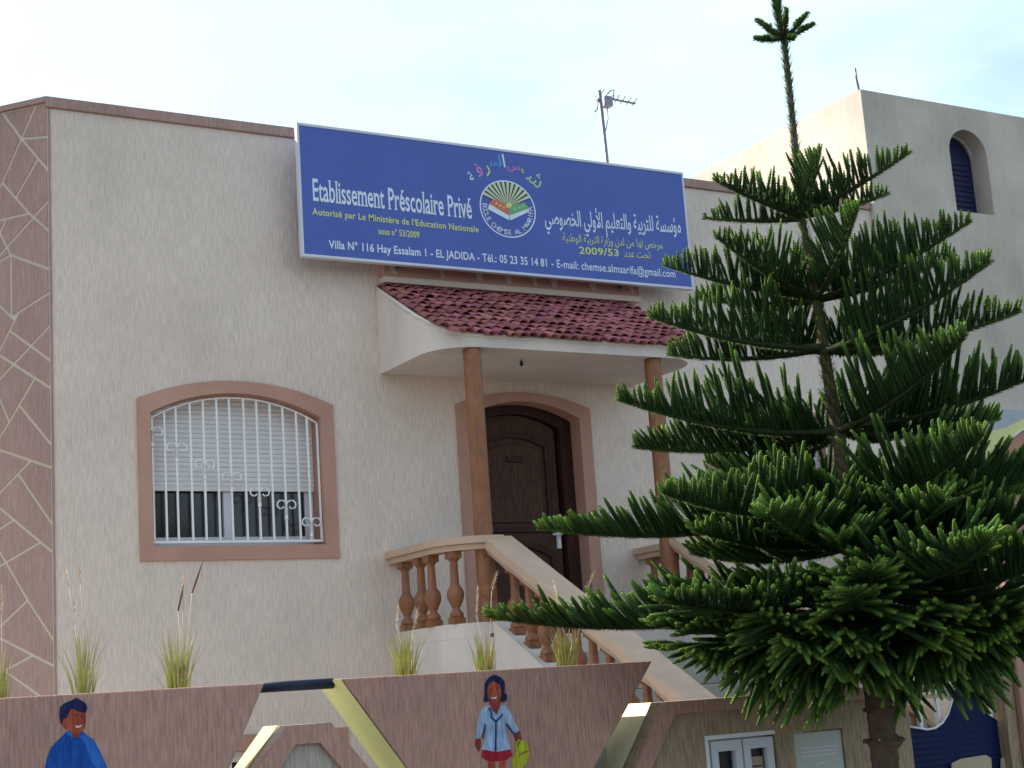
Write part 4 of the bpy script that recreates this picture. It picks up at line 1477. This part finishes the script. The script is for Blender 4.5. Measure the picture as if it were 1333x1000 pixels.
def spikes(cs, ts, rad, ln, wd_, nper, out_v, out_f, out_y, yval, r_):
    """awl-shaped leaves round a curve: cs centres (n,3), ts tangents"""
    n_ = len(cs)
    ref = np.tile(np.array([0.31, 0.17, 0.93]), (n_, 1))
    a = np.cross(ts, ref)
    a /= np.linalg.norm(a, axis=1)[:, None] + 1e-9
    b = np.cross(ts, a)
    for j in range(nper):
        an_ = 2 * math.pi * j / nper + np.arange(n_) * 2.4 + r_.uniform(0, 1)
        d_ = a * np.cos(an_)[:, None] + b * np.sin(an_)[:, None]
        s_ = np.cross(ts, d_)
        p = cs + d_ * (rad * .75)[:, None]
        e = cs + d_ * (rad + ln * .62)[:, None] + ts * (ln * .85)[:, None]
        v = np.stack([p - s_ * wd_, p + s_ * wd_, e], 1).reshape(-1, 3)
        o = sum(len(x) for x in out_v)
        out_v.append(v)
        out_f.append(np.arange(n_ * 3).reshape(-1, 3) + o)
        out_y.append(np.repeat(yval, 3))


def tri_obj(name, V, F, Y, mt, parent):
    V = np.concatenate(V)
    F = np.concatenate(F)
    me = bpy.data.meshes.new(name)
    me.vertices.add(len(V))
    me.vertices.foreach_set('co', V.astype(np.float32).ravel())
    me.loops.add(len(F) * 3)
    me.loops.foreach_set('vertex_index', F.astype(np.int32).ravel())
    me.polygons.add(len(F))
    me.polygons.foreach_set('loop_start', np.arange(0, len(F) * 3, 3, dtype=np.int32))
    me.polygons.foreach_set('loop_total', np.full(len(F), 3, dtype=np.int32))
    me.update()
    me.validate()
    at_ = me.attributes.new('young', 'FLOAT', 'POINT')
    at_.data.foreach_set('value', np.concatenate(Y).astype(np.float32))
    me.materials.append(mt)
    return link(name, me, parent)


def corecyl(cs, rad, yv, V, F, Y, k=5):
    n_ = len(cs)
    ts = np.gradient(cs, axis=0)
    ts /= np.linalg.norm(ts, axis=1)[:, None] + 1e-9
    ref = np.tile(np.array([0.31, 0.17, 0.93]), (n_, 1))
    a = np.cross(ts, ref)
    a /= np.linalg.norm(a, axis=1)[:, None] + 1e-9
    b = np.cross(ts, a)
    an_ = 2 * math.pi * np.arange(k) / k
    v = cs[:, None, :] + rad[:, None, None] * (a[:, None, :] * np.cos(an_)[None, :, None] + b[:, None, :] * np.sin(an_)[None, :, None])
    o = sum(len(x) for x in V)
    V.append(v.reshape(-1, 3))
    idx = []
    for i in range(n_ - 1):
        for j in range(k):
            q = (j + 1) % k
            idx += [(o + i * k + j, o + i * k + q, o + (i + 1) * k + q), (o + i * k + j, o + (i + 1) * k + q, o + (i + 1) * k + j)]
    F.append(np.array(idx))
    Y.append(np.repeat(yv, k))
    return ts


tk = MB().tube(tt, rr_, 14).obj('trunk', m_bark, pine)
V, F, Y = [], [], []
tq = [nodeP_(*p) for p in ((1105, 650), (1090, 560), (1075, 470), (1065, 400), (1044, 283))] if False else [tpts[k_] for k_ in (4, 5, 6, 7, 8, 9)]
u = np.linspace(0, 5, 230)
lc = np.stack([np.interp(u, range(6), [p[k_] for p in tq]) for k_ in range(3)], 1)
tl_ = np.gradient(lc, axis=0)
tl_ /= np.linalg.norm(tl_, axis=1)[:, None]
spikes(lc, tl_, np.interp(u, [0, 5], [.056, .020]), np.full(230, .036), .0045, 7, V, F, Y, np.full(230, .45), rng)
tri_obj('stem_leaves', V, F, Y, m_leaf, tk)['kind'] = 'stuff'
# old whorl scars
for px, py, r_ in ((1152, 966, .088), (1146, 925, .064)):
    P = at(px, py, Y=TY)
    mb = MB()
    mb.lathe([(.06, -.04), (r_ * .98, -.012), (r_, .006), (r_ * .85, .022), (.06, .04)], P, 14)
    for a in np.linspace(0, 6.28, 6)[:-1]:
        d_ = np.array([math.cos(a), math.sin(a), .1])
        mb.tube([P + d_ * r_ * .7, P + d_ * (r_ + .02)], [.018, .012], 6)
    mb.obj('branch_scar', m_bark, tk)


NTRI = 0


def bough(P0, P1, lmax, th, fw, sag, seed, start=.10, sp=.030, droop=0.0, bend=.28, rad=.0115, endf=.16, peak=.35, jit=.07):
    """one branch: rachis from trunk P0 to tip P1 with two rows of needle-clad branchlets"""
    global NTRI
    r_ = np.random.default_rng(seed)
    P0, P1 = np.array(P0), np.array(P1)
    L = np.linalg.norm(P1 - P0)
    Cc = (P0 + P1) / 2 + np.array([0, 0, -sag * L])
    s = np.linspace(0, 1, 24)
    cv_ = (1 - s)[:, None] ** 2 * P0 + 2 * ((1 - s) * s)[:, None] * Cc + (s ** 2)[:, None] * P1
    br = MB().tube(cv_, list(.013 + .009 * min(1, L) - (.010 + .009 * min(1, L)) * s), 6).obj('branch', m_twig, pine)
    V, F, Y = [], [], []
    # leaves on the rachis itself
    ss = np.linspace(.12, 1, int(L / .012))
    c_ = (1 - ss)[:, None] ** 2 * P0 + 2 * ((1 - ss) * ss)[:, None] * Cc + (ss ** 2)[:, None] * P1
    t_ = np.gradient(c_, axis=0)
    t_ /= np.linalg.norm(t_, axis=1)[:, None]
    spikes(c_, t_, (.012 + .009 * min(1, L)) * (1 - ss) + .006, np.full(len(ss), .018), .0045, 6, V, F, Y, .15 + .6 * ss ** 6, r_)
    nb_ = max(6, int(L * (1 - start) / sp))
    for i in range(nb_):
        for sd_ in (-1, 1):
            u = start + (1 - start) * (i + r_.uniform(-.3, .3) + (.5 if sd_ > 0 else 0)) / nb_
            u = min(max(u, .02), .995)
            if r_.random() < .03: continue
            p = (1 - u) ** 2 * P0 + 2 * (1 - u) * u * Cc + u * u * P1
            T = 2 * (1 - u) * (Cc - P0) + 2 * u * (P1 - Cc)
            T /= np.linalg.norm(T)
            Sd = np.cross(T, (0, 0, 1.0))
            Sd /= np.linalg.norm(Sd)
            U = np.cross(Sd, T)
            f = min(1, .45 + .55 * u / peak) if u < peak else 1 - (u - peak) / (1 - peak) * (1 - endf)
            l = lmax * f * r_.uniform(.84 - jit, 1.10)
            a_t = th + r_.normal(0, jit)
            dd = U * math.cos(a_t) + Sd * sd_ * math.sin(a_t) + T * (fw + .5 * u ** 3 + r_.normal(0, .06))
            dd[2] -= droop * (1 - .5 * u)
            dd /= np.linalg.norm(dd)
            bd = U * bend * (1 - .6 * droop) + T * .10 + r_.normal(0, .03 + jit * .5, 3)
            bd[2] -= droop * .5 * (1 - .5 * u)
            n_ = max(5, int(l / .0115))
            t = np.linspace(0, 1, n_)
            c = p + l * (dd[None, :] * t[:, None] + bd[None, :] * (t ** 2)[:, None] * .6)
            yv = np.clip((t - (1 - .06 / l)) / (.06 / l), 0, 1) ** 1.3 * r_.uniform(.5, 1.15) + .10 * r_.random() + .05
            rr = rad * (.72 + .35 * np.sin(math.pi * np.clip(t, 0, 1) * .8 + .3)) * r_.uniform(.9, 1.12)
            rr[-1] *= .6
            if n_ > 1: rr[-2] *= .8
            sub = np.unique(np.concatenate([np.arange(0, n_, 3), [n_ - 2, n_ - 1]]))
            ce = np.concatenate([c[sub], [c[-1] + (c[-1] - c[-2]) / (np.linalg.norm(c[-1] - c[-2]) + 1e-9) * rr[-1] * .7]])
            corecyl(ce, np.append(rr[sub] * .92, .0008), np.append(yv[sub] * .8, yv[-1]), V, F, Y, 5)
            tt_ = np.gradient(c, axis=0)
            tt_ /= np.linalg.norm(tt_, axis=1)[:, None]
            spikes(c, tt_, rr * .95, np.clip((1 - t) * 6, .35, 1) * .0118, .0042, 5, V, F, Y, yv, r_)
    o = tri_obj('needle_foliage', V, F, Y, m_leaf, br)
    o['kind'] = 'stuff'
    NTRI += sum(len(x) for x in F)
    return br


TD = 8.225


def nodeP(px, py):
    return at(px, py, Y=TY)


def tip(px, py, dd):
    P = at(1105, 650, Y=TY)
    # camera depth of trunk near that height
    d0 = (nodeP(1075, 470) - CAM).dot(fwd)
    return at(px, py, D=d0 + dd)


sd_ = 100
UPTH = .38
# leader with its small top whorl
V, F, Y = [], [], []
lp = np.array([tpts[9], tpts[10], tpts[11], tpts[12], at(1013, 20, Y=TY), at(1011, 3, Y=TY)])
u = np.linspace(0, 5, 110)
lc = np.stack([np.interp(u, range(6), lp[:, k_]) for k_ in range(3)], 1)
rdl = np.interp(u, [0, 3, 5], [.0185, .0145, .015])
ldr = MB().tube(lc[::6], list(rdl[::6] * 1.1), 7).obj('leader_stem', m_stem, pine)
tl_ = np.gradient(lc, axis=0)
tl_ /= np.linalg.norm(tl_, axis=1)[:, None]
spikes(lc, tl_, rdl, np.full(110, .042), .0058, 5, V, F, Y, np.interp(u, [0, 4, 5], [.25, .2, .6]), rng)
tri_obj('stem_leaves', V, F, Y, m_leaf, ldr)['kind'] = 'stuff'
nd0 = nodeP(1020, 48)
d0 = (nd0 - CAM).dot(fwd)
for px, py, dd in ((984, 27, .02), (984, 51, -.12), (1024, 13, -.12), (1052, 18, .03), (1060, 32, .0), (1033, 50, -.12), (1000, 40, .15)):
    sd_ += 1
    bough(nd0, at(px, py, D=d0 + dd), .035, .5, .7, .12, sd_, start=.45, sp=.016, rad=.009, endf=.6)

WH = [  # node px, lmax, theta, fwd, [ (tip px, tip py, depth offset[, lmax factor]) ... ]
    ((1044, 283), .25, .33, .10, [(930, 234, -.12), (917, 284, .35), (1185, 198, -.15), (1156, 252, .35), (1064, 200, -.52), (1010, 262, .5)]),
    ((1063, 387), .30, .36, .15, [(932, 308, -.35), (864, 345, -.02), (906, 388, .50), (1264, 288, -.35), (1243, 332, .35), (1116, 270, -.80), (1030, 330, .5)]),
    ((1070, 455), .36, .42, .18, [(845, 412, -.30), (870, 462, .35), (1291, 340, -.62), (1328, 406, .15), (980, 420, .7), (1180, 450, .7)]),
    ((1090, 560), .38, .58, .32, [(803, 520, -.15), (825, 582, .45), (1258, 436, -.95), (1385, 470, -.15), (1300, 545, .6), (1000, 590, .7), (1180, 560, .9), (960, 560, -.1, .8)]),
    ((1105, 655), .42, .75, .45, [(702, 687, -.10, .85), (862, 640, -.95), (1280, 565, -1.15), (1400, 600, -.1), (1330, 640, .6), (920, 600, .55), (1040, 640, .9), (1010, 690, -.5, .8)]),
    ((1112, 705), .44, .90, .50, [(905, 690, -.6), (1000, 665, -1.15), (1230, 650, -1.0), (1370, 660, -.5), (900, 720, .5), (1300, 720, .6), (1090, 700, -1.0)]),
    ((1120, 760), .48, .95, .55, [(632, 802, -.15, .8, .05), (866, 778, -1.15, 1.15, .55), (1405, 715, -1.30, 1.2, .25), (1420, 790, .2, 1, .2), (960, 770, .7, 1, .3), (1250, 760, .8, 1, .3), (1050, 745, -.9, .8, .6), (1135, 738, -1.25, .9, .6), (1290, 700, -1.5, 1.0, .3)]),
    ((1130, 784), .46, 1.15, .50, [(845, 810, -.5, .9, .5), (1395, 772, -1.0, 1.1, .6), (1400, 822, -.1, 1, .6), (850, 840, .4, 1, .7), (1010, 822, .8, 1, .8), (1300, 832, .8, 1, .8), (1150, 812, 1.0, 1, .8), (985, 800, -.95, 1.1, .9), (1105, 767, -1.15, 1.0, .8), (1225, 787, -1.0, 1.1, .9)]),
    ((1138, 811), .42, 1.3, .40, [(905, 846, -.5, 1, 1.3), (1015, 828, -.85, 1, 1.4), (1100, 821, -.9, 1, 1.5), (1235, 818, -.85, 1, 1.4), (1385, 824, -.5, 1, 1.2), (930, 836, .4, 1, 1.3), (1290, 836, .5, 1, 1.3), (1110, 836, .7, 1, 1.3), (1330, 806, -.8, 1, 1.3)]),
]
for wi, (nd, lm, th, fw_, tips) in enumerate(WH):
    N0 = nodeP(*nd)
    for bi, tp3 in enumerate(tips):
        px, py, dd = tp3[:3]
        lf = tp3[3] if len(tp3) > 3 else 1
        sd_ += 1
        P1 = tip(px, py, dd)
        L = np.linalg.norm(P1 - N0)
        dr = tp3[4] if len(tp3) > 4 else (0, 0, 0, 0, .05, .15, .3, .75, 1.15)[wi]
        bough(N0 + np.array([0, 0, rs.uniform(-.02, .02)]), P1, lf * lm * min(1, .55 + .45 * L / .9) * rs.uniform(.92, 1.06), th, fw_, .05 + .02 * min(wi, 4), sd_,
              start=(.10 if wi < 2 else .13), sp=(.031, .029, .029, .026, .025, .023, .022, .022, .022)[wi], droop=dr, bend=(.12, .16, .2, .3, .36, .38, .38, .34, .3)[wi], jit=(.06, .08, .10, .13, .15, .16, .17, .18, .2)[wi],
              rad=(.0085, .0090, .0098, .0110, .0122, .0126, .0130, .0132, .0132)[wi], peak=(.42, .42, .38, .35, .35, .35, .35, .35, .35)[wi])
print('pine tris', NTRI, 'tiles', cnt)
